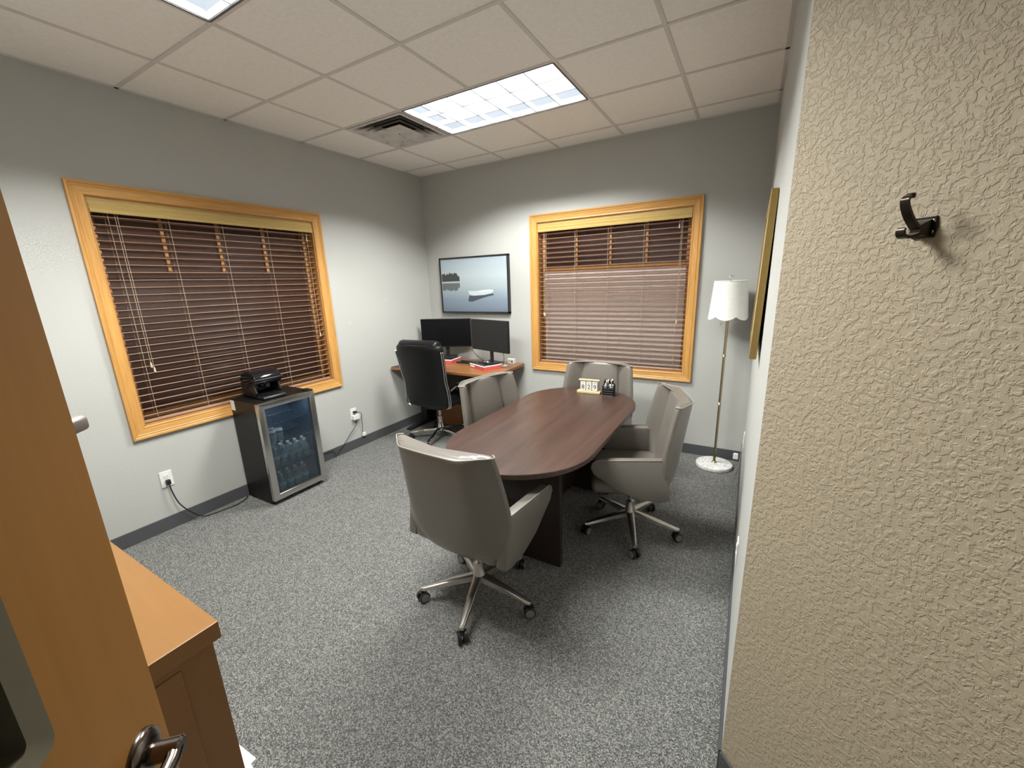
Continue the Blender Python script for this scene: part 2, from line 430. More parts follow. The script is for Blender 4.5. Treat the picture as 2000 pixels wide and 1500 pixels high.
def troffer(lx, ly, label):
    t = thing('ceiling_light', label, 'light', (lx+T, ly+T/2, H), 0, 'recessed louvred ceiling lights')
    hx, hy = T-.012, T/2-.012
    bm = BM()
    for s in (-1, 1):
        box(bm, (-hx, s*hy-.006, -.002), (hx, s*hy+.006, .1)); box(bm, (s*hx-.006, -hy, -.002), (s*hx+.006, hy, .1))
    obj('frame', bm, 'fixframe', t)
    bm = BM(); box(bm, (-hx, -hy, .098), (hx, hy, .102)); obj('reflector_pan', bm, 'pan', t)
    ix, iy = hx-.008, hy-.008
    dz0, dz1 = .002, .034
    def blade(bm, p0, p1, wtop, wbot):
        p0, p1 = Vector(p0), Vector(p1); d = (p1-p0).normalized(); n = Vector((-d.y, d.x))
        v = []
        for (z, ww) in ((dz0, wbot), (dz1, wtop)):
            for P, s in ((p0, -1), (p1, -1), (p1, 1), (p0, 1)):
                qv = P+n*s*ww; v.append(bm.verts.new((qv.x, qv.y, z)))
        for f in ((0, 3, 2, 1), (4, 5, 6, 7), (0, 1, 5, 4), (1, 2, 6, 5), (2, 3, 7, 6), (3, 0, 4, 7)): bm.faces.new([v[i] for i in f])
    for j in (1, 2):
        bm = BM(); yy = -iy+2*iy*j/3; blade(bm, (-ix, yy), (ix, yy), .010, .0026); edge_shade(obj('louver_blade', bm, 'louver', t))
    for j in range(1, 6):
        bm = BM(); xx = -ix+2*ix*j/6; blade(bm, (xx, -iy), (xx, iy), .010, .0026); edge_shade(obj('louver_blade', bm, 'louver', t))
    bm = BM()
    for s in (-1, 1):
        box(bm, (-ix, s*iy-.002, .002), (ix, s*iy+.002, .09)); box(bm, (s*ix-.002, -iy, .002), (s*ix+.002, iy, .09))
    obj('side_reflector', bm, 'louver', t)
    L = bpy.data.lights.new('tubes', 'AREA'); L.shape = 'RECTANGLE'; L.size = 2*ix-.02; L.size_y = 2*iy-.02
    L.energy = LAMP_W; L.color = LAMP_COL; photometry(L)
    lo = bpy.data.objects.new('tubes', L); COL.objects.link(lo); lo.parent = t; lo.location = (0, 0, .040)
    return t
troffer(*LIGHTS[0], 'bright louvred ceiling light next to the air vent, above the far end of the table')
troffer(*LIGHTS[1], 'bright louvred ceiling light cut off by the top edge of the picture')

# ceiling vent
t = thing('ceiling_vent', 'square four-way ceiling air vent with sooty fins', 'vent', (VENT[0]+T/2, VENT[1]+T/2, H))
def sqring(bm, h0, z0, h1, z1, th=.002):
    loops = []
    for h, z in ((h0, z0), (h1, z1), (h1-.001, z1+th), (h0-.004, z0+th)):
        loops.append([(-h, -h, z), (h, -h, z), (h, h, z), (-h, h, z)])
    loops.append(loops[0]); loft(bm, loops, cap=False)
bm = BM(); sqring(bm, .293, -.004, .262, -.004, .004); obj('flange', bm, 'vent', t)
bm = BM(); sqring(bm, .262, -.004, .215, .045); obj('fin', bm, 'vent', t)
bm = BM(); sqring(bm, .232, -.008, .165, .038); obj('fin', bm, 'vent', t)
bm = BM(); sqring(bm, .19, -.012, .12, .036); obj('fin', bm, 'vent', t)
bm = BM(); prism(bm, [(-.145, -.145), (.145, -.145), (.145, .145), (-.145, .145)], -.014, -.010, bev=.002)
pl = obj('center_plate', bm, 'vent', t)
bm = BM(); lathe(bm, [(.008, -.0155), (.008, -.012)], 10); obj('screw', bm, 'ventdark', pl)
bm = BM(); box(bm, (-.29, -.29, .05), (.29, .29, .055)); obj('duct_back', bm, 'ventdark', t)

# ------------------------------------------------------------------ windows and blinds
def casing_loop(bm, side):
    """one mitred moulding; inner opening .. outer frame, local X right, -Y to the room, Z up"""
    prof = [(0, 0), (0, .010), (.006, .015), (.014, .013), (.046, .018), (.052, .022), (.058, .019), (.066, .026), (CS, .027), (CS, 0)]
    x0, x1, z0, z1 = CS, WW-CS, WZ0+CS, WZ1-CS
    ends = []
    for e in (0, 1):
        l = []
        for o, tt in prof:
            if side == 'top': p = ((x0-o) if e == 0 else (x1+o), -tt, z1+o)
            elif side == 'bottom': p = ((x0-o) if e == 0 else (x1+o), -tt, z0-o)
            elif side == 'left': p = (x0-o, -tt, (z0-o) if e == 0 else (z1+o))
            else: p = (x1+o, -tt, (z0-o) if e == 0 else (z1+o))
            l.append(p)
        ends.append(l)
    loft(bm, ends)
def window(name, loc, rotz, label, lower_mat):
    t = thing(name, label, 'window', loc, rotz, kind='structure')
    for s in ('top', 'bottom', 'left', 'right'):
        bm = BM(); casing_loop(bm, s); obj('casing', bm, 'oak_x' if s in ('top', 'bottom') else 'oak_z', t)
    x0, x1, z0, z1 = CS, WW-CS, WZ0+CS, WZ1-CS; d = .145
    th = .018
    for a, b in (((x0-.004, .0, z0), (x0+th-.01, d, z1)), ((x1-th+.01, 0, z0), (x1+.004, d, z1)),
                 ((x0, 0, z1-th+.01), (x1, d, z1+.004)), ((x0, 0, z0-.004), (x1, d, z0+th-.01))):
        bm = BM(); box(bm, a, b); obj('jamb', bm, 'jamb', t)
    ix0, ix1, iz0, iz1 = x0+.009, x1-.009, z0+.009, z1-.009
    zr = 1.775; fw = .038
    def fr(a, b, nm='sash_frame', m='sash'):
        bm = BM(); box(bm, a, b, .003, 1); return obj(nm, bm, m, t)
    fr((ix0, .10, iz0), (ix0+fw, .135, iz1)); fr((ix1-fw, .10, iz0), (ix1, .135, iz1))
    fr((ix0+fw, .10, iz1-fw), (ix1-fw, .135, iz1)); fr((ix0+fw, .10, iz0), (ix1-fw, .135, iz0+fw+.02))
    if lower_mat == 'screen': fr((ix0+fw, .098, zr-.022), (ix1-fw, .135, zr+.02), 'meeting_rail')
    else: fr((ix0+fw, .112, zr-.022), (ix1-fw, .123, zr+.02), 'meeting_rail', 'deskedge')
    for f in (.26, .5, .735):
        xx = ix0+(ix1-ix0)*f; fr((xx-.011, .108, zr+.02), (xx+.011, .122, iz1-fw), 'muntin')
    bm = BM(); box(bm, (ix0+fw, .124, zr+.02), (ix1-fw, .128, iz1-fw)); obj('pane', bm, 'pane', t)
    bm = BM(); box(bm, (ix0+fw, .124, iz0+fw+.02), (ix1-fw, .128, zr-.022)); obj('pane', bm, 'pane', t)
    if lower_mat == 'screen':
        bm = BM(); n = 26; pr = []
        for i in range(n+1): pr.append((.092+(.006 if i % 2 else 0), iz0+.004+(zr-.03-iz0)*i/n))
        prism(bm, pr+[(.1, pr[-1][1]), (.1, pr[0][1])], ix0+.03, ix1-.03, 'x'); obj('cellular_shade', bm, 'screen', t)
        bm = BM(); box(bm, (ix0+.02, .078, zr-.032), (ix1-.02, .098, zr-.012), .002); obj('shade_rail', bm, 'sash', t)
    return t
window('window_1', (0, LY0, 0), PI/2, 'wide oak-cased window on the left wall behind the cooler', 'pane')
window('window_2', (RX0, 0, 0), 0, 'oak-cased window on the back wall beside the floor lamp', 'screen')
slat_me = None
def blind(loc, rotz, label, tassels):
    global slat_me
    t = thing('window_blind', label, 'blind', loc, rotz, 'open wooden window blinds')
    x0, x1, z0, z1 = CS+.012, WW-CS-.012, WZ0+CS+.008, WZ1-CS-.008
    if slat_me is None:
        bm = BM()
        n = 6; top = []; bot = []
        for i in range(n+1):
            u = -1+2*i/n; y = u*.0245; zz = .0025*(1-u*u)
            top.append((y, zz+.0014)); bot.append((y, zz-.0014))
        prism(bm, top+bot[::-1], x0, x1, 'x')
        slat_me = bpy.data.meshes.new('slat'); bm.to_mesh(slat_me); bm.free(); slat_me.materials.append(M['slat'])
    zt, zb = z1-.105, z0+.05; n = int((zt-zb)/.0465)
    for i in range(n+1):
        o = bpy.data.objects.new('slat', slat_me); COL.objects.link(o); o.parent = t
        o.location = (0, .045, zb+(zt-zb)*i/n+random.uniform(-.0006, .0006)); o.rotation_euler = (math.radians(-7), 0, 0)
    bm = BM(); box(bm, (x0, .022, z0+.004), (x1, .068, z0+.022), .004); obj('bottom_rail', bm, 'slat', t)
    bm = BM(); prism(bm, [(.004, z1), (.004, z1-.008), (-.004, z1-.014), (-.002, z1-.034), (-.008, z1-.042), (-.004, z1-.06), (-.012, z1-.068), (-.010, z1-.083), (.002, z1-.085), (.01, z1-.07), (.01, z1)][::-1], x0-.004, x1+.004, 'x')
    obj('valance', bm, 'valance', t)
    bm = BM(); box(bm, (x0, .02, z1-.05), (x1, .07, z1), .002); obj('headrail', bm, 'deskedge', t)
    for f in (.055, .27, .5, .73, .945):
        xx = x0+(x1-x0)*f
        bm = BM()
        for yy in (.0185, .0715): tube(bm, [(xx, yy, z0+.02), (xx, yy, z1-.05)], .0011, 5)
        obj('ladder_cord', bm, 'cord', t)
    for f, zl, k in tassels:
        xx = x0+(x1-x0)*f
        bm = BM(); tube(bm, [(xx, .012, zl), (xx+.003, .012, z1-.06)], .0012, 5)
        c = obj('pull_cord', bm, 'cord', t)
        bm = BM(); lathe(bm, [(.002, zl+.004), (.005, zl-.004), (.006, zl-.02), (.008, zl-.03), (.006, zl-.034)], 10, (xx, .012, 0)); obj('tassel', bm, 'cord', c, True)
    return t
blind((0, LY0, 0), PI/2, 'open dark wooden blind in the left window behind the coffee maker', [(.075, 1.20, 0), (.083, 1.165, 0), (.965, 1.25, 0), (.965, 2.1, 0)])
blind((RX0, 0, 0), 0, 'open wooden blind in the back window, greyish below the rail', [(.035, 1.33, 0), (.042, 1.32, 0), (.952, 1.27, 0), (.935, 2.1, 0)])

# ------------------------------------------------------------------ door
t = thing('door_1', 'brown veneer door standing open at the left edge', 'door', (DF.x, DF.y, 0), -PI/4, kind='structure')
lx0, lx1, lz0, lz1 = .163, .52, 1.136, 1.98
bm = BM(); th = -.044
for a, b in (((0, th, .012), (lx0+.02, 0, 2.12)), ((lx1-.02, th, .012), (DL, 0, 2.12)), ((lx0+.02, th, .012), (lx1-.02, 0, lz0+.02)), ((lx0+.02, th, lz1-.02), (lx1-.02, 0, 2.12))): box(bm, a, b)
obj('leaf', bm, 'door', t)
bm = BM(); f = .033
def rrect(x0, x1, z0, z1, r, n=5):
    out = []
    for cx, cz, a0 in ((x1-r, z1-r, 0), (x0+r, z1-r, 90), (x0+r, z0+r, 180), (x1-r, z0+r, 270)):
        for i in range(n+1):
            a = math.radians(a0+90*i/n); out.append((cx+r*math.cos(a), cz+r*math.sin(a)))
    return out
o_, i_ = rrect(lx0, lx1, lz0, lz1, .022), rrect(lx0+f, lx1-f, lz0+f, lz1-f, .012)
o2 = rrect(lx0+.008, lx1-.008, lz0+.008, lz1-.008, .018)
loft(bm, [[(x, 0, z) for x, z in o_], [(x, .010, z) for x, z in o2], [(x, .006, z) for x, z in i_], [(x, -.02, z) for x, z in i_]], cap=False)
obj('lite_frame', bm, 'lite', t, 'auto')
bm = BM(); box(bm, (lx0+.015, -.024, lz0+.015), (lx1-.015, -.018, lz1-.015)); obj('lite_pane', bm, 'litepane', t)
hz = .966; hx = .061
bm = BM(); lathe(bm, [(.038, 0), (.038, .004), (.035, .008), (.029, .012), (.017, .014)], 28, (hx, 0, hz), 'y'); rs = obj('rose', bm, 'nickel', t, 'auto')
bm = BM(); lathe(bm, [(.0155, .010), (.0155, .051), (.012, .055)], 20, (hx, 0, hz), 'y')
tube(bm, [(hx, .044, hz), (hx+.02, .048, hz), (hx+.05, .048, hz), (hx+.10, .044, hz-.002), (hx+.115, .042, hz-.003)], .0115, 12, .009)
obj('lever', bm, 'nickel', t, 'auto')
bm = BM(); box(bm, (-.040, -.030, 1.464), (.002, -.006, 1.486), .006, 3); obj('bolt', bm, 'boltgrey', t, 'auto')
bm = BM(); box(bm, (-.0015, -.034, 1.43), (.001, -.008, 1.53)); obj('bolt_plate', bm, 'nickel', t)

# ------------------------------------------------------------------ credenza
CT = .74
cx1, cy0 = 2.256, -3.592
t = thing('credenza', 'light maple credenza behind the open door', 'cabinet', (1.45, -3.87, 0))
bm = BM(); box(bm, (.60, -4.17, CT-.055), (cx1, cy0, CT), .002); obj('top', bm, 'maple_top', t, world=True)
bm = BM(); box(bm, (cx1-.055, -4.15, .0), (cx1-.018, cy0-.018, CT-.055)); sp = obj('end_panel', bm, 'maple_top', t, world=True)
bm = BM(); box(bm, (cx1-.0185, -4.13, .06), (cx1-.014, cy0-.10, CT-.085), .002); obj('inset_panel', bm, 'maple_top', sp); 
sp.children[0].data.transform(WM[t.name].inverted())
bm = BM(); box(bm, (.62, -4.15, 0), (.655, cy0-.018, CT-.055)); obj('end_panel', bm, 'maple_top', t, world=True)
for i in range(3):
    a = .66+i*.515
    bm = BM(); box(bm, (a, cy0-.04, .09), (a+.505, cy0-.02, CT-.06), .002); d = obj('cabinet_door', bm, 'maple_top', t, world=True)
    bm = BM(); tube(bm, [(a+.45, cy0-.005, .55), (a+.45, cy0-.005, .65)], .005); h = obj('handle', bm, 'steel', d); h.data.transform(WM[t.name].inverted())
bm = BM(); box(bm, (.655, -4.15, .02), (cx1-.055, -4.13, CT-.055)); obj('back_panel', bm, 'maple_top', t, world=True)
bm = BM(); box(bm, (.655, -4.1, .02), (cx1-.055, cy0-.07, .09)); obj('plinth', bm, 'deskedge', t, world=True)

# loose sheets on the floor by the credenza
def sheet(cx, cy, z, rot, label):
    bm = BM(); box(bm, (-.095, -.062, 0), (.095, .062, .0015))
    single('paper_sheet', bm, 'paper', label, 'paper', (cx, cy, z), 'loose sheets on the carpet', rotz=rot, local=True)
sheet(1.995, -3.592, .0005, .05, 'white sheet on the carpet by the credenza corner, lower of two')
sheet(2.012, -3.600, .0025, -.10, 'white sheet on the carpet by the credenza corner, upper of two')

# ------------------------------------------------------------------ conference table
TC = (2.385, -1.575); TL, TW, TH = 1.78, .888, .74
def stadium(L, W, n=28):
    r = W/2; s = (L-W)/2; out = []
    for i in range(n+1):
        a = PI*i/n; out.append((r*math.cos(a), s+r*math.sin(a)))
    for i in range(n+1):
        a = PI+PI*i/n; out.append((r*math.cos(a), -s+r*math.sin(a)))
    return out
t = thing('conference_table', 'dark espresso oval conference table in the middle of the room', 'table', (*TC, 0))
bm = BM()
loft(bm, [[(x, y, z) for x, y in stadium(TL-2*i, TW-2*i)] for i, z in ((.004, TH-.03), (0, TH-.027), (0, TH-.003), (.003, TH))])
obj('tabletop', bm, 'table', t, 'auto')
for yy in (-.48, .48):
    bm = BM(); box(bm, (-.27, yy-.02, 0), (.27, yy+.02, TH-.03), .002); obj('panel_leg', bm, 'tabledark', t)
bm = BM(); box(bm, (-.02, -.46, .1), (.02, .46, TH-.03), .002); obj('stretcher', bm, 'tabledark', t)

# ------------------------------------------------------------------ taupe conference chairs
def caster(bm, x, y, r=.029):
    a = math.atan2(y, x)+.6
    m = Matrix.Translation((x, y, r)) @ Matrix.Rotation(a, 4, 'Z')
    b2 = BM()
    for s in (-1, 1):
        lathe(b2, [(.006, s*.006), (r-.003, s*.006), (r, s*.010), (r, s*.022), (r-.004, s*.025)], 18, axis='y')
    b2.transform(m); me = bpy.data.meshes.new('x'); b2.to_mesh(me); b2.free(); bm.from_mesh(me); bpy.data.meshes.remove(me)
def caster_caps(bm, x, y, s, r=.029):
    a = math.atan2(y, x)+.6
    m = Matrix.Translation((x, y, r)) @ Matrix.Rotation(a, 4, 'Z'); b2 = BM()
    lathe(b2, [(r-.006, s*.0245), (r-.007, s*.0262), (.002, s*.0268)], 16, axis='y')
    b2.transform(m); me = bpy.data.meshes.new('x'); b2.to_mesh(me); b2.free(); bm.from_mesh(me); bpy.data.meshes.remove(me)
def five_star(t, R, a0, mat, hubz, tipz, wid, hgt, capm):
    for i in range(5):
        a = a0+2*PI*i/5; c, s = math.cos(a), math.sin(a)
        bm = BM(); loops = []
        for f, z, ww, hh in ((.02, hubz, wid, hgt), (.5, (hubz+tipz)/2+.004, wid*.8, hgt*.8), (.97, tipz, wid*.55, hgt*.55), (1.03, tipz-.002, wid*.42, hgt*.4)):
            d = R*f; pr = [(-ww/2, -hh), (ww/2, -hh), (ww/2*.9, -.004), (ww/2*.6, 0), (-ww/2*.6, 0), (-ww/2*.9, -.004)]
            loops.append([(c*d-s*u, s*d+c*u, z+v) for u, v in pr])
        loft(bm, loops); leg = obj('base_leg', bm, mat, t, 'auto')
        bm = BM(); caster(bm, c*R, s*R); tube(bm, [(c*R, s*R, .045), (c*R, s*R, tipz-.008)], .007)
        prism(bm, [(c*R+.017*math.cos(k*PI/4), s*R+.017*math.sin(k*PI/4)) for k in range(8)], .048, .058)
        cs = obj('caster', bm, 'blackp', leg, 'auto')
        if capm:
            for sd in (-1, 1):
                bm = BM(); caster_caps(bm, c*R, s*R, sd); obj('caster_cap', bm, capm, leg, 'auto')
    bm = BM(); lathe(bm, [(.03, hubz-hgt-.01), (.036, hubz-hgt), (.036, hubz+.004), (.03, hubz+.012), (.027, hubz+.07), (.025, hubz+.072)], 20); obj('hub', bm, mat, t, 'auto')
def back_section(z, w, yb, d, th=.062, infl=1.0):
    f = .60*w
    half = [(0, yb), (f*.6, yb+.002), (f*.92, yb+.006), (f*1.12, yb+.022), (f*1.12+(w-f*1.12)*.5, yb+.022+(d-.022)*.5), (w, yb+d),
            (w+.002, yb+d+.016), (w-.018, yb+d+.032), (w-.045, yb+d+.026),
            (f*1.05+.012, yb+th+.022), (f*.97, yb+th+.004), (f*.93, yb+th-.010), (f*.88, yb+th+.012), (f*.6, yb+th+.02*infl), (0, yb+th+.024*infl)]
    full = half+[(-x, y) for x, y in half[-2:0:-1]]
    return [(x, y, z) for x, y in full]
def make_chair(name, label, base_rot):
    t = thing(name, label, 'chair', group='taupe leather conference chairs')
    secs = [(.368, .150, -.160, .02, .03), (.38, .195, -.192, .022, .05), (.43, .262, -.222, .045, .058), (.50, .293, -.240, .072, .062), (.585, .307, -.254, .105, .062),
            (.66, .304, -.267, .118, .062), (.78, .294, -.286, .112, .062), (.88, .282, -.303, .106, .062), (.932, .276, -.312, .102, .060), (.948, .272, -.313, .098, .058)]
    bm = BM(); loops = [back_section(z, w_, y, d, th) for z, w_, y, d, th in secs]
    top = loops[-1]; cen = Vector((0, -.26, 0))
    cap = []
    for x, y, z in top:
        mid = Vector((x*.97, y+(.034 if y < -.25 else .0), 0)); cap.append((x*.985, y+((-.255-y)*.28), z+.010))
    loops.append(cap)
    loft(bm, loops); obj('backrest', bm, 'leather', t, 'auto', sub=1)
    # piping along the outer top edge
    bm = BM(); z, w_, y, d, th = secs[-1]
    sec = back_section(z, w_, y, d, th); n = len(sec)
    path = [sec[i % n] for i in range(n-7, n+8)]
    tube(bm, smooth_path([(p[0]*1.004, p[1]-.002, p[2]+.003) for p in path], 3), .0035, 6); obj('piping', bm, 'piping', t, True)
    # seat
    bm = BM(); box(bm, (-.245, -.19, .385), (.245, .265, .475), .03, 3); obj('seat', bm, 'leather', t, 'auto')
    bm = BM(); box(bm, (-.19, -.15, .36), (.19, .18, .39), .012); obj('seat_pan', bm, 'blackp', t, 'auto')
    # arms: wedge side panels joining the seat shell
    poly = [(-.150, .630), (-.135, .640), (.235, .628), (.262, .610), (.272, .575), (.258, .540), (.10, .430), (-.02, .386), (-.13, .376), (-.185, .392)]
    for s in (-1, 1):
        bm = BM(); prism(bm, poly, s*.240, s*.294, 'x', bev=.010)
        ap = obj('armrest', bm, 'leather', t, 'auto')
        bm = BM(); tube(bm, [(s*.2915, y, z+.0015) for y, z in poly[1:5]], .003, 6); obj('piping', bm, 'piping', ap, True)
    bm = BM(); box(bm, (-.07, -.08, .325), (.07, .10, .362), .008); obj('mechanism', bm, 'blackp', t, 'auto')
    bm = BM(); lathe(bm, [(.0135, .12), (.0135, .335)], 14); lathe(bm, [(.022, .19), (.022, .215), (.016, .222)], 14)
    obj('gas_lift', bm, 'alu', t, 'auto')
    bm = BM(); tube(bm, [(.05, .03, .34), (.19, .035, .335), (.23, .036, .33)], .005, 8); obj('tilt_lever', bm, 'chrome', t, True)
    for ch in t.children:                                           # broad upholstery
        if ch.name.startswith(('backrest', 'armrest', 'piping', 'seat')):
            ch.data.transform(Matrix.Scale(1.045, 4, (1, 0, 0)))
            for g in ch.children: g.data.transform(Matrix.Scale(1.045, 4, (1, 0, 0)))
    five_star(t, .305, base_rot, 'alu', .145, .088, .052, .034, 'castgrey')
    return t
A0 = (2.356, -2.475); rA = math.radians(-3)
cA = make_chair('conference_chair', 'taupe leather swivel chair at the near end of the table, seen from behind', -rA+math.radians(0))
cA.location = (*A0, 0); cA.rotation_euler = (0, 0, rA)
CH = 'taupe leather conference chairs'
rB = math.radians(-100.6); rC = math.radians(110.7)
dup(cA, (2.02, -1.54, 0), rB, 'taupe leather swivel chair on the left side of the table, nearest the black office chair', CH)
cc = dup(cA, (2.915, -1.495, 0), rC, 'taupe leather swivel chair on the right side of the table, turned side-on near the lamp', CH)
for ch in cc.children:
    if ch.name.startswith(('base_leg', 'hub')): ch.rotation_euler = (0, 0, math.radians(2)-(rC-rA))
dup(cA, (2.41, -.868, 0), math.radians(180), 'taupe leather swivel chair at the far end of the table under the back window', CH)

# ------------------------------------------------------------------ black office chair at the desk
t = thing('office_chair', 'black high-backed office chair with chrome trim facing the desk', 'chair', (.645, -.72, .0), math.radians(4))
secs = []
for z, w_, y, th in ((.40, .235, -.16, .05), (.43, .26, -.19, .075), (.52, .272, -.205, .08), (.62, .268, -.21, .08), (.72, .262, -.225, .078), (.85, .272, -.25, .075), (.98, .285, -.275, .08), (1.045, .285, -.288, .085), (1.078, .272, -.285, .08), (1.09, .24, -.275, .055)):
    pts = []
    for i in range(28):
        a = 2*PI*i/28; cx_, sx_ = math.cos(a), math.sin(a)
        ex = abs(cx_)**.35*(1 if cx_ >= 0 else -1); ey = abs(sx_)**.6*(1 if sx_ >= 0 else -1)
        pts.append((w_*ex, y+th/2*ey+.03*(ex*ex), z))
    secs.append(pts)
bm = BM(); loft(bm, secs); obj('backrest', bm, 'blackleather', t, 'auto', sub=1)
bm = BM(); lathe(bm, [(.02, -.235), (.048, -.23), (.056, -.2), (.056, .2), (.048, .23), (.02, .235)], 16, (0, -.25, 1.07), 'x'); obj('head_roll', bm, 'blackleather', t, True)
for s in (-1, 1):
    bm = BM()
    for dx, dy in ((.280, -.235), (.287, -.215)):
        tube(bm, smooth_path([(s*(dx+.004), dy-.055, 1.02), (s*(dx-.006), dy-.02, .85), (s*(dx-.018), dy+.01, .70), (s*(dx-.012), dy+.03, .60), (s*(dx-.006), dy+.035, .45), (s*(dx-.05), dy+.05, .41)]), .0055, 8)
    obj('chrome_trim', bm, 'chrome', t, True)
    bm = BM(); tube(bm, smooth_path([(s*.28, -.17, .60), (s*.315, -.08, .645), (s*.32, .08, .645), (s*.315, .15, .60), (s*.29, .14, .47), (s*.26, .05, .43)]), .011, 8); ar = obj('armrest', bm, 'blackp', t, True)
    bm = BM(); box(bm, (s*.318-.028, -.10, .652), (s*.318+.028, .11, .68), .01, 3); obj('arm_pad', bm, 'blackleather', ar, 'auto')
bm = BM(); box(bm, (-.255, -.2, .41), (.255, .27, .50), .035, 3); obj('seat', bm, 'blackleather', t, 'auto')
bm = BM(); box(bm, (-.1, -.12, .36), (.1, .12, .412), .01); obj('mechanism', bm, 'blackp', t, 'auto')
bm = BM(); lathe(bm, [(.027, .10), (.027, .26), (.022, .262), (.016, .265), (.016, .37)], 16); obj('gas_lift', bm, 'alu', t, 'auto')
five_star(t, .33, math.radians(284-4), 'chrome', .135, .09, .05, .03, None)

# ------------------------------------------------------------------ desk
DZ = .765
t = thing('desk', 'brown laminate desk with black legs in the back corner', 'desk', (.68, -.37, 0))
front = [(1.36, -.70), (1.31, -.715), (1.15, -.722), (.95, -.72), (.75, -.722), (.55, -.728), (.3, -.745), (.12, -.765), (.02, -.775)]
bm = BM(); prism(bm, [(.02, -.02), (1.335, -.02)]+front, DZ-.028, DZ, bev=.003); obj('desktop', bm, 'desk', t, world=True)
for lx in (.13, 1.21):
    bm = BM(); box(bm, (lx-.045, -.42, .03), (lx+.045, -.34, DZ-.028), .003); obj('leg', bm, 'blackmetal', t, world=True)
    bm = BM(); prism(bm, [(-.70, 0), (-.06, 0), (-.06, .02), (-.35, .055), (-.42, .055), (-.70, .02)], lx-.035, lx+.035, 'x', bev=.002); obj('foot', bm, 'blackmetal', t, world=True)
bm = BM(); box(bm, (.14, -.40, DZ-.07), (1.2, -.36, DZ-.028)); obj('crossbar', bm, 'blackmetal', t, world=True)
bm = BM(); box(bm, (.3, -.20, .32), (1.1, -.185, DZ-.028), .002); obj('modesty_panel', bm, 'deskedge', t, world=True)
t = thing('wooden_box', 'low brown wooden box on the carpet under the desk', 'box', (.42, -.25, 0))
bm = BM(); box(bm, (.24, -.32, 0), (.62, -.09, .26), .003); obj('body', bm, 'desk', t, world=True)
bm = BM(); box(bm, (.235, -.325, .245), (.625, -.085, .27), .003); obj('lid', bm, 'desk', t, world=True)

bm = BM(); prism(bm, [(.024, -.767), (.024, -.45), (.27, -.45), (.27, -.744)], DZ, DZ+.004)
single('desk_mat', bm, 'blackp', 'black mat on the left end of the desk beside the office chair', 'mat', (.14, -.6, DZ))
# reams under the monitors
def ream(cx, cy, rz, label):
    t = thing('paper_ream', label, 'paper box', (cx, cy, DZ), rz, 'red paper boxes under the monitors')
    bm = BM(); box(bm, (-.145, -.11, 0), (.145, .11, .038), .002); obj('body', bm, 'red', t)
    bm = BM(); box(bm, (-.147, -.112, .036), (.147, .112, .047), .002); obj('top_edge', bm, 'paper', t)
    bm = BM(); box(bm, (-.13, -.1125, .012), (-.05, -.1105, .028)); obj('print', bm, 'paper', t)
    bm = BM(); box(bm, (-.141, -.106, .046), (.141, .106, .0485)); obj('dark_lid', bm, 'blackp', t)
ZR = DZ+.0485
rL = math.radians(24); rR = math.radians(-17)
mL = (.388, -.20); mR = (1.088, -.335)
ream(mL[0]+.02, mL[1]-.075, math.radians(8), 'red and white paper box under the left monitor, half behind the office chair')
ream(mR[0]-.03, mR[1]-.06, math.radians(-24), 'red and white paper box under the right monitor')
def monitor(loc, rz, label, sm, zc, bz):
    t = thing('computer_monitor', label, 'monitor', (loc[0], loc[1], ZR), rz, 'monitors on the desk')
    w2, h2 = .302, .168; z0 = zc-ZR
    bm = BM(); box(bm, (-w2, -.012, z0-h2), (w2, .018, z0+h2), .004); obj('housing', bm, 'blackp', t, 'auto')
    bm = BM(); box(bm, (-w2+.006, -.0135, z0-h2+.012), (w2-.006, -.0115, z0+h2-.006)); obj('screen_panel', bm, sm, t)
    bm = BM(); box(bm, (-.022, .012, 0.006), (.022, .03, z0), .003); obj('stand_neck', bm, 'blackp', t)
    bm = BM(); box(bm, (-.11, -.085, 0), (.11, .085, .008), .003); obj('stand_base', bm, 'blackp', t)
monitor(mL, rL, 'black monitor on the left of the desk, partly behind the office chair', 'screenoff', 1.098, 0)
monitor(mR, rR, 'black monitor on the right of the desk, turned inward', 'screengrey', 1.107, 0)
t = thing('keyboard', 'black keyboard lying on the desk between the two red boxes', 'keyboard', (.715, -.24, DZ), math.radians(2))
bm = BM(); box(bm, (-.13, -.06, 0), (.13, .06, .016), .004); obj('body', bm, 'blackp', t)
for r in range(4):
    bm = BM()
    for c in range(13): box(bm, (-.122+c*.019, -.05+r*.025, .015), (-.122+c*.019+.016, -.05+r*.025+.02, .020))
    k_ = obj('key_row', bm, 'blackgloss', t)
bm = BM(); 
pts = []
for z, s in ((0, .92), (.006, 1), (.014, .95), (.021, .75), (.025, .4)):
    pts.append([(.022*s*math.cos(a*PI/8), .045*s*math.sin(a*PI/8), z) for a in range(16)])
loft(bm, pts); single('computer_mouse', bm, 'steel', 'silver mouse resting on the base of the right monitor', 'mouse', (1.075, -.40, ZR+.008), local=True, rotz=1.2, smooth=True)
bm = BM(); prism(bm, [(-.045, -.018), (.045, -.018), (.045, .018), (-.045, .018)], 0, .052, bev=.001)
t = thing('card_box', 'small white card box at the right end of the desk', 'box', (1.20, -.075, DZ), math.radians(-6)); obj('body', bm, 'paper', t)
bm = BM(); box(bm, (.012, -.0195, .012), (.026, -.018, .034)); obj('dark_mark', bm, 'ink', t)
bm = BM(); box(bm, (-.034, -.0195, .026), (-.004, -.018, .032)); obj('dark_mark', bm, 'castgrey', t)
bm = BM(); prism(bm, [(.07*math.cos(a*PI/8)*1.0, .045*math.sin(a*PI/8)) for a in range(16)], 0, .006)
single('paper_plate', bm, 'paper', 'small white paper lying near the front of the desk', 'paper', (1.165, -.235, DZ), local=True)
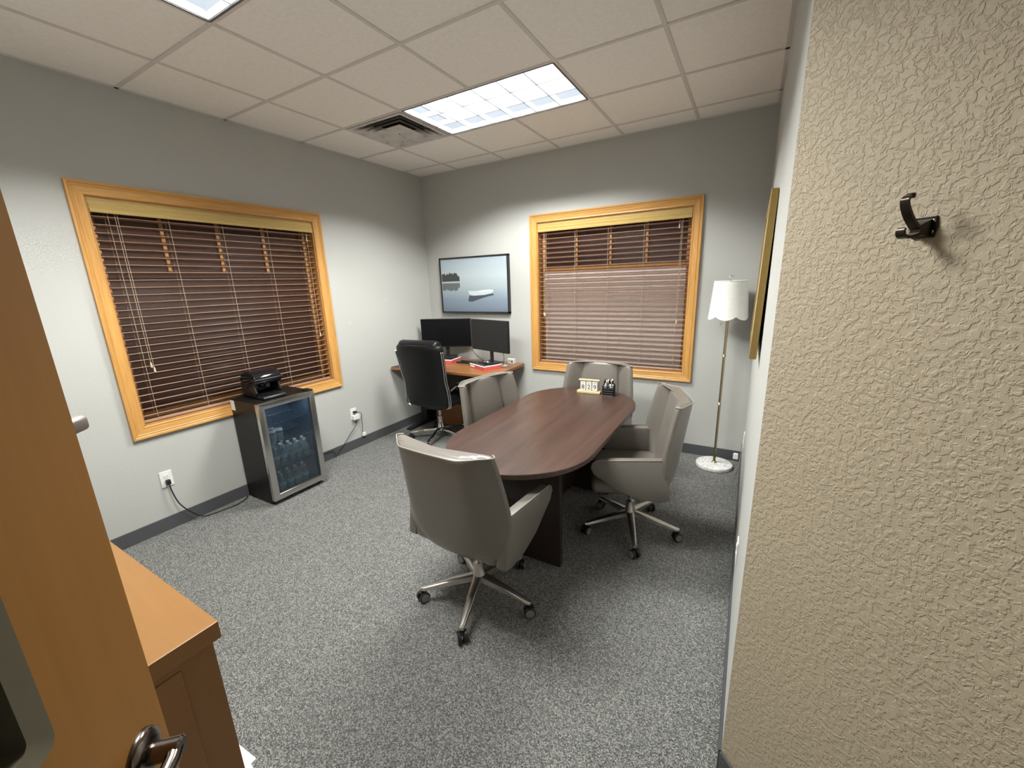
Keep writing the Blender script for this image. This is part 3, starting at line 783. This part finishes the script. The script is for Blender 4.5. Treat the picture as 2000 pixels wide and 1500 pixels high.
for i, (x, y) in enumerate(((1.245, -.22), (1.26, -.20))):
    bm = BM(); lathe(bm, [(.009, 0), (.009, .002)], 12)
    single('coin', bm, 'steel', ('tiny coin beside the white paper on the desk, nearer the front edge', 'tiny coin beside the white paper on the desk, nearer the card box')[i], 'coin', (x, y, DZ), 'coins on the desk', local=True)
# monitor cables
bm = BM(); tube(bm, smooth_path([(.66, -.11, .93), (.72, -.10, .85), (.80, -.09, .79), (.84, -.10, DZ+.004)]), .003, 6); single('monitor_cable', bm, 'pipe', 'thin black cable hanging behind the gap between the monitors', 'cable', (.84, -.10, DZ))
bm = BM(); tube(bm, smooth_path([(1.21, -.30, .95), (1.22, -.27, .88), (1.20, -.25, .81), (1.17, -.22, DZ+.004)]), .003, 6); single('monitor_cable', bm, 'pipe', 'thin black cable hanging below the right monitor', 'cable', (1.17, -.22, DZ))

# ------------------------------------------------------------------ lake picture
px0, px1, pz0, pz1 = .225, 1.175, 1.322, 1.958
t = thing('framed_picture', 'framed misty lake print with a white rowing boat above the monitors', 'picture', ((px0+px1)/2, -.004, pz0))
def P(name, bm, m): return obj(name, bm, m, t, world=True)
bm = BM()
for a, b in (((px0, -.045, pz0), (px0+.016, -.004, pz1)), ((px1-.016, -.045, pz0), (px1, -.004, pz1)), ((px0, -.045, pz0), (px1, -.004, pz0+.016)), ((px0, -.045, pz1-.016), (px1, -.004, pz1))): box(bm, a, b)
P('frame', bm, 'blackmetal')
def lake():
    m, nt, b = nodes('lake_print')
    tc = nt.nodes.new('ShaderNodeTexCoord'); sp = nt.nodes.new('ShaderNodeSeparateXYZ'); nt.links.new(tc.outputs['Object'], sp.inputs[0])
    n = tex(nt, 'Noise', 6, (1, 1, 6), Detail=4.0)
    ad = nt.nodes.new('ShaderNodeMath'); ad.operation = 'MULTIPLY_ADD'; ad.inputs[1].default_value = .06; 
    nt.links.new(n.outputs['Fac'], ad.inputs[0]); nt.links.new(sp.outputs['Z'], ad.inputs[2])
    mr = nt.nodes.new('ShaderNodeMapRange'); mr.inputs['From Min'].default_value = .03; mr.inputs['From Max'].default_value = pz1-pz0+.03
    nt.links.new(ad.outputs[0], mr.inputs['Value'])
    r = ramp(nt, mr.outputs[0], [(0, (.13, .165, .21)), (.25, (.22, .28, .345)), (.48, (.39, .46, .49)), (.57, (.42, .49, .52)), (.66, (.45, .515, .54)), (1, (.34, .41, .465))])
    nt.links.new(r.outputs['Color'], b.inputs['Base Color']); b.inputs['Roughness'].default_value = .5
    return m
bm = BM(); box(bm, (px0+.014, -.038, pz0+.014), (px1-.014, -.010, pz1-.014)); P('canvas', bm, lake())
plain('print_trees', (.05, .055, .05), .6); plain('print_reflection', (.13, .145, .145), .6); plain('print_boat', (.56, .63, .65), .5); plain('print_boat_shadow', (.055, .07, .085), .6); plain('print_boat_inside', (.80, .83, .82), .5); plain('print_shore', (.44, .50, .54), .6)
def flat(name, pts, mat, d=.0386):
    bm = BM()
    W_, H_ = px1-px0, pz1-pz0
    prism(bm, [(px0+u*W_, pz0+v*H_) for u, v in pts], -.0382, -d-.0006, 'y'); P(name, bm, MATS[mat])
random.seed(3)
hor = .575
tr = [(.025, hor)]; tr2 = [(.025, hor-.03)]
for i in range(24):
    u = .025+.275*i/23; hh = (.135+random.uniform(-.022, .03))*(1 if i < 20 else 1-.12*(i-19))
    tr.append((u, hor+hh)); tr2.append((u, hor-.03-hh*.95))
tr.append((.30, hor)); tr2.append((.30, hor-.03))
flat('printed_trees', tr[::-1], 'print_trees'); flat('printed_tree_reflection', tr2, 'print_reflection')
flat('printed_far_shore', [(.32, .585), (.6, .583), (.6, .594), (.45, .598), (.32, .59)], 'print_shore')
flat('printed_boat', [(.415, .40), (.44, .335), (.50, .315), (.66, .325), (.76, .355), (.79, .385), (.785, .41), (.72, .418), (.60, .40), (.50, .392), (.43, .398)], 'print_boat')
flat('printed_boat_seat', [(.57, .385), (.63, .372), (.74, .392), (.775, .405), (.71, .412), (.62, .404)], 'print_boat_inside', .0392)
flat('printed_boat_reflection', [(.435, .315), (.415, .215), (.47, .2), (.62, .265), (.72, .30), (.79, .315), (.78, .345), (.66, .318), (.5, .305)], 'print_boat_shadow')

# ------------------------------------------------------------------ gold frame on the right wall
t = thing('gold_frame', 'gold-edged picture hanging on the right wall, seen almost edge-on', 'picture', (X1, -1.55, 1.30))
FT = .026; fy0, fy1 = -.45, .45; fh = .675
tilt = -math.atan2(.013, fh)
def G(name, bm, m):
    o = obj(name, bm, m, t); o.data.transform(Matrix.Translation((-.0145, 0, 0)) @ Matrix.Rotation(-tilt, 4, 'Y')); return o
for a, b in (((-FT, fy0, 0), (0, fy0+.022, fh)), ((-FT, fy1-.022, 0), (0, fy1, fh)), ((-FT, fy0+.022, 0), (0, fy1-.022, .022)), ((-FT, fy0+.022, fh-.022), (0, fy1-.022, fh))):
    bm = BM(); box(bm, a, b, .002); G('frame_side', bm, 'gold')
bm = BM(); box(bm, (-FT+.008, fy0+.02, .02), (-.003, fy1-.02, fh-.02)); G('panel', bm, 'white')
bm = BM(); box(bm, (-.003, fy0+.006, .006), (.001, fy1-.006, fh-.006)); G('backing', bm, 'blackp')

# ------------------------------------------------------------------ floor lamp
LX, LYp = 3.338, -.2
t = thing('floor_lamp', 'brass floor lamp with scalloped white shade and marble base', 'lamp', (LX, LYp, 0))
bm = BM(); lathe(bm, [(.13, 0), (.148, .004), (.15, .02), (.146, .03), (.12, .034)], 40); obj('base', bm, 'marble', t, 'auto')
bm = BM(); lathe(bm, [(.022, .034), (.022, .04), (.014, .048), (.0105, .06), (.0105, 1.33)], 16); obj('pole', bm, 'brass', t, 'auto')
for z in (.58, 1.0):
    bm = BM(); lathe(bm, [(.0105, z-.012), (.015, z-.006), (.012, z), (.015, z+.006), (.0105, z+.012)], 16); obj('pole_ring', bm, 'brass', t, 'auto')
bm = BM(); n = 96; rings = []
def shade_r(f): return .145+(.122-.145)*f
prof = []
for inner in (0, 1):
    for j, f in enumerate((0, .12, .5, 1) if not inner else (1, .5, .12, 0)):
        ring = []
        for kx in range(n):
            a = 2*PI*kx/n; sc = abs(math.sin(a*3+.25)); z = 1.325+.285*f
            if f == 0: z = 1.325-.030*sc**.8+.010
            r = shade_r(f)-(.003 if inner else 0)+(.004*sc if f == 0 else 0)
            ring.append((r*math.cos(a), r*math.sin(a), z))
        prof.append(ring)
prof.append(prof[0]); loft(bm, prof, cap=False); obj('shade', bm, 'shade', t, 'auto')
bm = BM(); tube(bm, [(.122*math.cos(a*PI/16), .122*math.sin(a*PI/16), 1.611) for a in range(33)], .003, 6); obj('shade_trim', bm, 'shade', t)
bm = BM(); tube(bm, smooth_path([(0, -.0, 1.60), (0, 0, 1.615)], 2), .004)
tube(bm, [(.018*math.cos(a*PI/8), 0, 1.632+.018*math.sin(a*PI/8)) for a in range(17)], .003, 6); obj('finial', bm, 'chrome', t, True)
for a in range(3):
    bm = BM(); c, s = math.cos(a*2.09), math.sin(a*2.09); tube(bm, [(0, 0, 1.60), (c*.12, s*.12, 1.606)], .002, 6); obj('shade_spoke', bm, 'brass', t)
for s in (-.045, .055):
    bm = BM(); tube(bm, [(s, -.04, 1.36), (s, -.04, 1.27)], .0009, 5); lathe(bm, [(.001, 1.27), (.004, 1.264), (.001, 1.258)], 8, (s, -.04, 0)); obj('pull_chain', bm, 'brass', t)
bm = BM(); lathe(bm, [(.016, 1.30), (.02, 1.32), (.02, 1.38), (.012, 1.39)], 12); tube(bm, [(0, 0, 1.39), (0, 0, 1.60)], .004, 6); obj('socket', bm, 'brass', t, 'auto')
bm = BM(); lathe(bm, [(.012, 1.39), (.03, 1.44), (.03, 1.47), (.012, 1.50)], 12, (.03, 0, 0)); obj('bulb', bm, 'white', t, True)
# lamp cord
bm = BM(); tube(bm, smooth_path([(3.47, -.25, .012), (3.50, -.31, .004), (3.49, -.37, .004), (3.515, -.40, .03), (3.53, -.46, .2), (3.535, -.50, .36)]), .0028, 6)
single('lamp_cord', bm, 'chrome', 'clear silvery lamp cord running from the marble base to the outlet', 'cord', (3.49, -.37, 0))
bm = BM(); prism(bm, [(-.02, -.012), (.02, -.012), (.014, .012), (-.014, .012)], 0, .05, bev=.003)
single('cord_tag', bm, 'white', 'white tag standing on the lamp cord near the baseboard', 'tag', (3.50, -.20, .10), local=True)

# ------------------------------------------------------------------ outlets
def outlet(loc, rotz, label, group='wall outlets'):
    """local: X right on the wall, -Y toward the room"""
    t = thing('wall_outlet', label, 'outlet', loc, rotz)
    bm = BM(); box(bm, (-.036, -.006, -.058), (.036, 0, .058), .002); obj('cover_plate', bm, 'white', t)
    for z in (-.02, .02):
        bm = BM(); box(bm, (-.016, -.0085, z-.014), (.016, -.005, z+.014), .003); r = obj('receptacle', bm, 'white', t)
        bm = BM(); box(bm, (-.008, -.0092, z-.004), (-.006, -.008, z+.006)); box(bm, (.006, -.0092, z-.004), (.008, -.008, z+.006)); obj('slots', bm, 'ink', r)
    return t
outlet((0, -2.947, .375), PI/2, 'white wall outlet with a black plug left of the cooler')
outlet((0, -1.332, .377), PI/2, 'white wall outlet with an adapter right of the cooler')
outlet((X1, -.52, .40), -PI/2, 'white wall outlet on the right wall behind the floor lamp')
outlet((X1, -2.05, .40), -PI/2, 'white wall outlet edge-on at the near right wall')
# plugs and cords
t = thing('electric_cable', 'black cooler cord from the left outlet along the carpet', 'cord', (.03, -2.947, .35))
bm = BM(); box(bm, (.007, -2.960, .335), (.035, -2.934, .372), .005); obj('plug', bm, 'blackp', t, world=True)
bm = BM(); tube(bm, smooth_path([(.03, -2.947, .345), (.04, -2.945, .28), (.045, -2.92, .17), (.05, -2.86, .07), (.055, -2.80, .012), (.075, -2.70, .005), (.09, -2.60, .005), (.075, -2.53, .005), (.05, -2.49, .006), (.03, -2.47, .02)]), .0042, 6); obj('cable', bm, 'pipe', t, True, world=True)
t = thing('power_adapter', 'white plug-in adapter with thin grey cord on the right outlet', 'adapter', (.02, -1.33, .33))
bm = BM(); box(bm, (.007, -1.36, .315), (.04, -1.285, .365), .004); obj('body', bm, 'white', t, world=True)
bm = BM(); tube(bm, smooth_path([(.03, -1.335, .317), (.035, -1.345, .26), (.03, -1.42, .19), (.02, -1.50, .105), (.025, -1.58, .06), (.03, -1.62, .03), (.022, -1.64, .085), (.02, -1.75, .095), (.03, -1.93, .11)]), .0033, 6); obj('cable', bm, 'pipe', t, True, world=True)
t = thing('charger_cord', 'black plug and looping cord hanging from the right outlet', 'cord', (.03, -1.32, .30))
bm = BM(); box(bm, (.007, -1.345, .386), (.045, -1.315, .408), .005); obj('plug', bm, 'blackp', t, world=True)
bm = BM(); tube(bm, smooth_path([(.043, -1.33, .396), (.06, -1.30, .39), (.055, -1.275, .36), (.04, -1.27, .30), (.03, -1.262, .22), (.02, -1.262, .16), (.02, -1.25, .12)]), .003, 6); obj('cable', bm, 'pipe', t, True, world=True)
bm = BM(); box(bm, (.01, -1.265, .105), (.03, -1.225, .145), .004); obj('connector', bm, 'white', t, world=True)
for y, z in ((-.728, 1.516), (-1.234, 1.308)):
    bm = BM(); lathe(bm, [(.006, 0), (.004, .003)], 8, axis='x')
    single('wall_pin', bm, 'white', 'tiny white pin on the left wall, ' + ('upper one nearer the corner' if z > 1.4 else 'lower one nearer the window'), 'pin', (0, y, z), local=True)

# ------------------------------------------------------------------ beverage cooler
fx0, fxb, fx1 = .025, .355, .402; fy0, fy1, fz0, fz1 = -2.455, -1.992, .02, .835
t = thing('beverage_cooler', 'black beverage cooler with a stainless-framed glass door', 'fridge', (.21, -2.22, 0))
def P(name, bm, m, par=None, **kw):
    o = obj(name, bm, m, t, world=True, **kw)
    if par: o.parent = par
    return o
bm = BM(); w_ = .028
box(bm, (fx0, fy0, fz0), (fxb, fy0+w_, fz1)); box(bm, (fx0, fy1-w_, fz0), (fxb, fy1, fz1))
box(bm, (fx0, fy0+w_, fz1-w_), (fxb, fy1-w_, fz1)); box(bm, (fx0, fy0+w_, fz0), (fxb, fy1-w_, fz0+.04)); box(bm, (fx0, fy0+w_, fz0+.04), (fx0+.03, fy1-w_, fz1-w_))
P('body', bm, 'fridge')
e = .0015
bm = BM()
box(bm, (fx0+.03, fy0+w_, fz0+.04), (fx0+.03+e, fy1-w_, fz1-w_)); box(bm, (fx0+.03, fy0+w_, fz0+.04), (fxb, fy0+w_+e, fz1-w_)); box(bm, (fx0+.03, fy1-w_-e, fz0+.04), (fxb, fy1-w_, fz1-w_))
box(bm, (fx0+.03, fy0+w_, fz1-w_-e), (fxb, fy1-w_, fz1-w_)); box(bm, (fx0+.03, fy0+w_, fz0+.04), (fxb, fy1-w_, fz0+.04+e))
P('liner', bm, 'liner')
fw = .048
dz0 = fz0+.018
def mitre(bm, pts, x0, x1): prism(bm, pts, x0, x1, 'x', bev=.003)
for pts in ([(fy0, dz0), (fy0, fz1), (fy0+fw, fz1-fw), (fy0+fw, dz0+fw)], [(fy1, dz0), (fy1, fz1), (fy1-fw, fz1-fw), (fy1-fw, dz0+fw)],
            [(fy0, fz1), (fy1, fz1), (fy1-fw, fz1-fw), (fy0+fw, fz1-fw)], [(fy0, dz0), (fy1, dz0), (fy1-fw, dz0+fw), (fy0+fw, dz0+fw)]):
    bm = BM(); mitre(bm, pts, fxb+.006, fx1); P('door_frame', bm, 'steel', smooth='auto')
bm = BM(); box(bm, (fxb+.02, fy0+fw-.004, dz0+fw-.004), (fxb+.024, fy1-fw+.004, fz1-fw+.004)); P('door_glass', bm, 'fglass')
for yy in (fy0+.03, fy1-.03):
    for xx in (fx0+.03, fxb-.02):
        bm = BM(); lathe(bm, [(.016, 0), (.016, fz0+.002)], 12, (xx, yy, 0)); P('foot', bm, 'blackp')
bm = BM(); box(bm, (fxb-.04, fy1-.05, fz1), (fx1-.004, fy1-.004, fz1+.012), .003); P('hinge_cover', bm, 'blackp')
for z in (.715, .64):
    bm = BM(); lathe(bm, [(.004, fy0-.002), (.005, fy0+.001)], 10, (fx1-.018, 0, z), 'y'); P('screw', bm, 'chrome')
bm = BM(); box(bm, (fx0+.0, fy0-.0012, fz1-.085), (fx0+.055, fy0, fz1-.005)); P('sticker', bm, 'paper')
SH = [.285, .475, .635]
for z in SH:
    bm = BM(); n = 12
    for i in range(n+1):
        y = fy0+w_+.004+(fy1-fy0-2*w_-.008)*i/n; tube(bm, [(fx0+.04, y, z), (fxb-.015, y, z)], .0016, 5)
    for x in (fx0+.05, fxb-.018): tube(bm, [(x, fy0+w_+.002, z-.002), (x, fy1-w_-.002, z-.002)], .0025, 6)
    P('wire_shelf', bm, 'steel')
bm = BM(); box(bm, (fxb-.012, fy0+w_+.05, fz1-w_-.008), (fxb-.004, fy1-w_-.05, fz1-w_-.002))
M['led'] = plain('cooler_led', (.9, .95, 1), .5, emit=((.85, .94, 1), 130)); P('led_strip', bm, 'led')  # added glowing strip, put in only to brighten the cooler contents
# bottles and cans
def bottle(name, loc, label, group, first=[None]):
    if first[0] is None:
        t = thing(name, label, 'bottle', loc, 0, group)
        bm = BM(); lathe(bm, [(.022, 0), (.027, .004), (.028, .02), (.0265, .035), (.028, .05), (.0265, .065), (.028, .078), (.024, .095), (.014, .112), (.011, .12), (.011, .128)], 16); obj('body', bm, 'bottle', t, True)
        bm = BM(); lathe(bm, [(.0135, .124), (.0135, .138), (.012, .140)], 14); obj('cap', bm, 'white', t, 'auto')
        bm = BM(); lathe(bm, [(.0284, .045), (.0286, .048), (.0286, .074), (.0284, .077)], 16, cap=False); obj('wrap', bm, plain('bottle_wrap', (.45, .66, .66), .4), t, True)
        first[0] = t; return t
    return dup(first[0], loc, random.uniform(0, 6), label, group)
for r, x in enumerate((.30, .235, .17)):
    for i in range(6):
        if r == 2 and i > 3: continue
        bottle('water_bottle', (x+random.uniform(-.004, .004), -2.395+i*.063+(r % 2)*.02, SH[0]+.002), 'clear water bottle on the middle wire shelf inside the cooler', 'water bottles on the cooler middle shelf')
for r, x in enumerate((.30, .235)):
    for i in range(5):
        bottle('water_bottle', (x+random.uniform(-.004, .004), -2.39+i*.068+(r % 2)*.02, fz0+.0425), 'clear water bottle standing on the floor of the cooler', 'water bottles in the cooler bottom')
can0 = None
for i, (x, y) in enumerate(((.30, -2.39), (.30, -2.332), (.245, -2.37), (.30, -2.274), (.245, -2.31))):
    lb = 'white drink can on the upper wire shelf inside the cooler'
    if can0 is None:
        can0 = thing('drink_can', lb, 'can', (x, y, SH[1]+.002), 0, 'white cans in the cooler')
        bm = BM(); lathe(bm, [(.021, 0), (.026, .008), (.026, .098), (.022, .108)], 18); obj('body', bm, 'can', can0, 'auto')
        bm = BM(); lathe(bm, [(.022, .108), (.0225, .110), (.019, .109)], 18); obj('lid', bm, 'steel', can0, 'auto')
        bm = BM(); lathe(bm, [(.0263, .070), (.0264, .071), (.0264, .084), (.0263, .085)], 18, cap=False); obj('band', bm, 'castgrey', can0, True)
    else: dup(can0, (x, y, SH[1]+.002), 0, lb, 'white cans in the cooler')

# ------------------------------------------------------------------ coffee maker on the cooler
t = thing('coffee_maker', 'glossy black pod coffee maker on top of the cooler', 'coffee maker', (.2, -2.275, fz1))
cy = -2.275; z0 = fz1
bm = BM(); prism(bm, [(.06, z0), (.335, z0), (.345, z0+.012), (.335, z0+.028), (.18, z0+.028), (.06, z0+.028)], cy-.088, cy+.088, 'y', bev=.006); P('base', bm, 'blackp', smooth='auto')
bm = BM(); lathe(bm, [(.075, z0+.026), (.078, z0+.034), (.072, z0+.038)], 24, (.262, cy, 0)); P('drip_tray', bm, 'blackgloss', smooth='auto')
bm = BM(); prism(bm, [(.06, z0+.02), (.17, z0+.02), (.185, z0+.06), (.175, z0+.15), (.06, z0+.16)], cy-.09, cy+.09, 'y', bev=.008); P('column', bm, 'blackgloss', smooth='auto')
for s in (-1, 1):
    bm = BM(); prism(bm, [(.07, z0+.02), (.24, z0+.02), (.27, z0+.05), (.225, z0+.16), (.07, z0+.17)], cy+s*.086, cy+s*.102, 'y', bev=.005); P('side_panel', bm, 'blackp', smooth='auto')
bm = BM(); hp = []
for i in range(15):
    a = PI*(1.05-i/14*1.25); hp.append((.185+.105*math.cos(a), z0+.152+.066*math.sin(a)))
hp += [(.25, z0+.115), (.10, z0+.115)]
prism(bm, hp, cy-.104, cy+.104, 'y', bev=.008); P('head', bm, 'blackgloss', smooth='auto')
bm = BM(); tube(bm, smooth_path([(.17, cy-.110, z0+.12), (.25, cy-.110, z0+.15), (.295, cy-.10, z0+.155), (.302, cy, z0+.155), (.295, cy+.10, z0+.155), (.25, cy+.110, z0+.15), (.17, cy+.110, z0+.12)]), .007, 8); P('handle', bm, 'blackp', smooth=True)
bm = BM(); lathe(bm, [(.018, z0+.085), (.024, z0+.118)], 14, (.25, cy, 0)); P('spout', bm, 'blackp', smooth='auto')

# ------------------------------------------------------------------ table-top things
t = thing('block_calendar', 'pine perpetual calendar with white number blocks at the far end of the table', 'calendar', (2.39, -.845, TH), math.radians(3))
bm = BM(); box(bm, (-.098, -.03, 0), (.098, .03, .018), .003); obj('base', bm, 'pine', t)
bm = BM(); box(bm, (-.086, -.014, .104), (.086, .014, .114), .002); obj('top_bar', bm, 'pine', t)
bm = BM(); tube(bm, [(-.08, .008, .018), (-.08, .008, .105)], .002, 6); tube(bm, [(.08, .008, .018), (.08, .008, .105)], .002, 6); obj('post', bm, 'brass', t)
for i, (x, big, small) in enumerate(((-.05, '8', '- - -'), (0, '2', '- -'), (.05, '9', '- -'))):
    bm = BM(); box(bm, (x-.021, -.012, .022), (x+.021, .012, .096), .002); bk = obj('number_block', bm, 'paper', t)
    bm = textmesh(big, .052); bm.transform(Matrix.Translation((x, -.0125, .05)) @ Matrix.Rotation(PI/2, 4, 'X')); obj('numeral', bm, 'ink', bk)
    bm = BM(); box(bm, (x-.010, -.0128, .083), (x+.010, -.0118, .086)); obj('small_print', bm, 'castgrey', bk)
t = thing('pen_holder', 'black mesh pen holder beside the block calendar', 'pen holder', (2.557, -.85, TH), math.radians(4))
bm = BM(); r = .043; hgt = .088
for z in (.003, .022, .042, .062, .085): 
    tube(bm, [(r, -r, z), (r, r, z), (-r, r, z), (-r, -r, z), (r, -r, z)], .0018 if z not in (.003, .085) else .0035, 5)
for i in range(9):
    u = -r+2*r*i/8
    for p in ((u, -r), (u, r), (-r, u), (r, u)): tube(bm, [(p[0], p[1], .003), (p[0], p[1], hgt-.003)], .0014, 4)
obj('mesh_cage', bm, 'blackmetal', t)
bm = BM(); box(bm, (-r, -r, 0), (r, r, .004), .001); obj('bottom', bm, 'blackmetal', t)
for s in ((-r, -r+.001), (r-.001, r)):
    pass
bm = BM(); box(bm, (-r+.002, -r+.003, .004), (-r+.003, r-.003, .07)); box(bm, (r-.003, -r+.003, .004), (r-.002, r-.003, .07)); box(bm, (-r+.003, r-.004, .004), (r-.003, r-.003, .07)); box(bm, (-r+.003, -r+.003, .004), (r-.003, -r+.004, .07)); obj('liner', bm, 'blackp', t)
random.seed(11)
pen0 = {}
for i in range(14):
    x, y = random.uniform(-.026, .026), random.uniform(-.024, .024); wmat = i % 2
    hh = random.uniform(.108, .128)
    if wmat not in pen0:
        p_ = thing('pen', 'x', 'pen', (0, 0, 0), 0, 'pens in the mesh holder')
        bm = BM(); lathe(bm, [(.002, 0), (.0045, .012), (.0045, .09)], 8); obj('barrel', bm, 'white' if wmat else 'blackp', p_, True)
        bm = BM(); lathe(bm, [(.005, .088), (.005, .118), (.003, .122)], 8); obj('cap', bm, 'blackgloss' if wmat else 'white', p_, True)
        pen0[wmat] = p_; p = p_
    else:
        p = dup(pen0[wmat], (0, 0, 0), 0)
    p['label'] = 'white pen standing in the black mesh holder' if wmat else 'black pen with a white end standing in the mesh holder'
    p.location = (2.557+x, -.85+y, TH+.006); p.rotation_euler = (-y*6, x*6, random.uniform(0, 6))

# ------------------------------------------------------------------ coat hook on the entry wall
# local: X along the wall (toward the door), -Y out of the wall, Z up
ho = Vector((EX+.198, EY-.198, 1.722))
t = thing('coat_hook', 'dark bronze double coat hook screwed to the tan wall', 'hook', ho, math.radians(-45))
bm = BM(); prism(bm, [(-.016, -.018), (.016, -.018), (.019, .0), (.016, .018), (-.016, .018), (-.019, 0)], -.004, 0, 'y', bev=.001); pl = obj('back_plate', bm, 'bronze', t)
for z in (-.010, .012):
    bm = BM(); lathe(bm, [(.0032, -.004), (.003, -.0055), (.001, -.006)], 10, (.0135, 0, z*.8), 'y'); obj('screw', bm, 'nickel', pl, 'auto')
def strap(pts, w0, w1, th):
    bm = BM(); pts = smooth_path(pts, 5); loops = []; n = len(pts)
    for i, p in enumerate(pts):
        tg = (pts[min(i+1, n-1)]-pts[max(i-1, 0)]).normalized(); nm = Vector((1, 0, 0)).cross(tg).normalized(); ww = w0+(w1-w0)*i/(n-1)
        loops.append([p+Vector((sx*ww, 0, 0))+nm*sn*th for sx, sn in ((-1, -1), (1, -1), (1, 1), (-1, 1))])
    loft(bm, loops); return bm
bm = BM(); loft(bm, [[(a*.012, -.003, .014), (-a*.012, -.003, .014), (-a*.012, -.003, -.015), (a*.012, -.003, -.015)] for a in (1,)]+[[(.008, -.024, .004), (-.008, -.024, .004), (-.008, -.024, -.013), (.008, -.024, -.013)]])
obj('neck', bm, 'bronze', t)
obj('upper_arm', strap([(0, -.018, -.004), (0, -.028, .002), (0, -.044, .016), (0, -.056, .031), (0, -.061, .043), (0, -.057, .049), (0, -.050, .051)], .008, .0055, .0022), 'bronze', t, 'auto')
obj('lower_arm', strap([(0, -.016, -.008), (0, -.030, -.013), (0, -.044, -.016), (0, -.055, -.013), (0, -.058, -.006), (0, -.056, -.001)], .008, .006, .0024), 'bronze', t, 'auto')
bm = BM(); lathe(bm, [(.003, -.0065), (.0045, -.0055), (.0045, .0055), (.003, .0065)], 10, (0, -.050, .051), 'x'); obj('knob', bm, 'bronze', t, True)
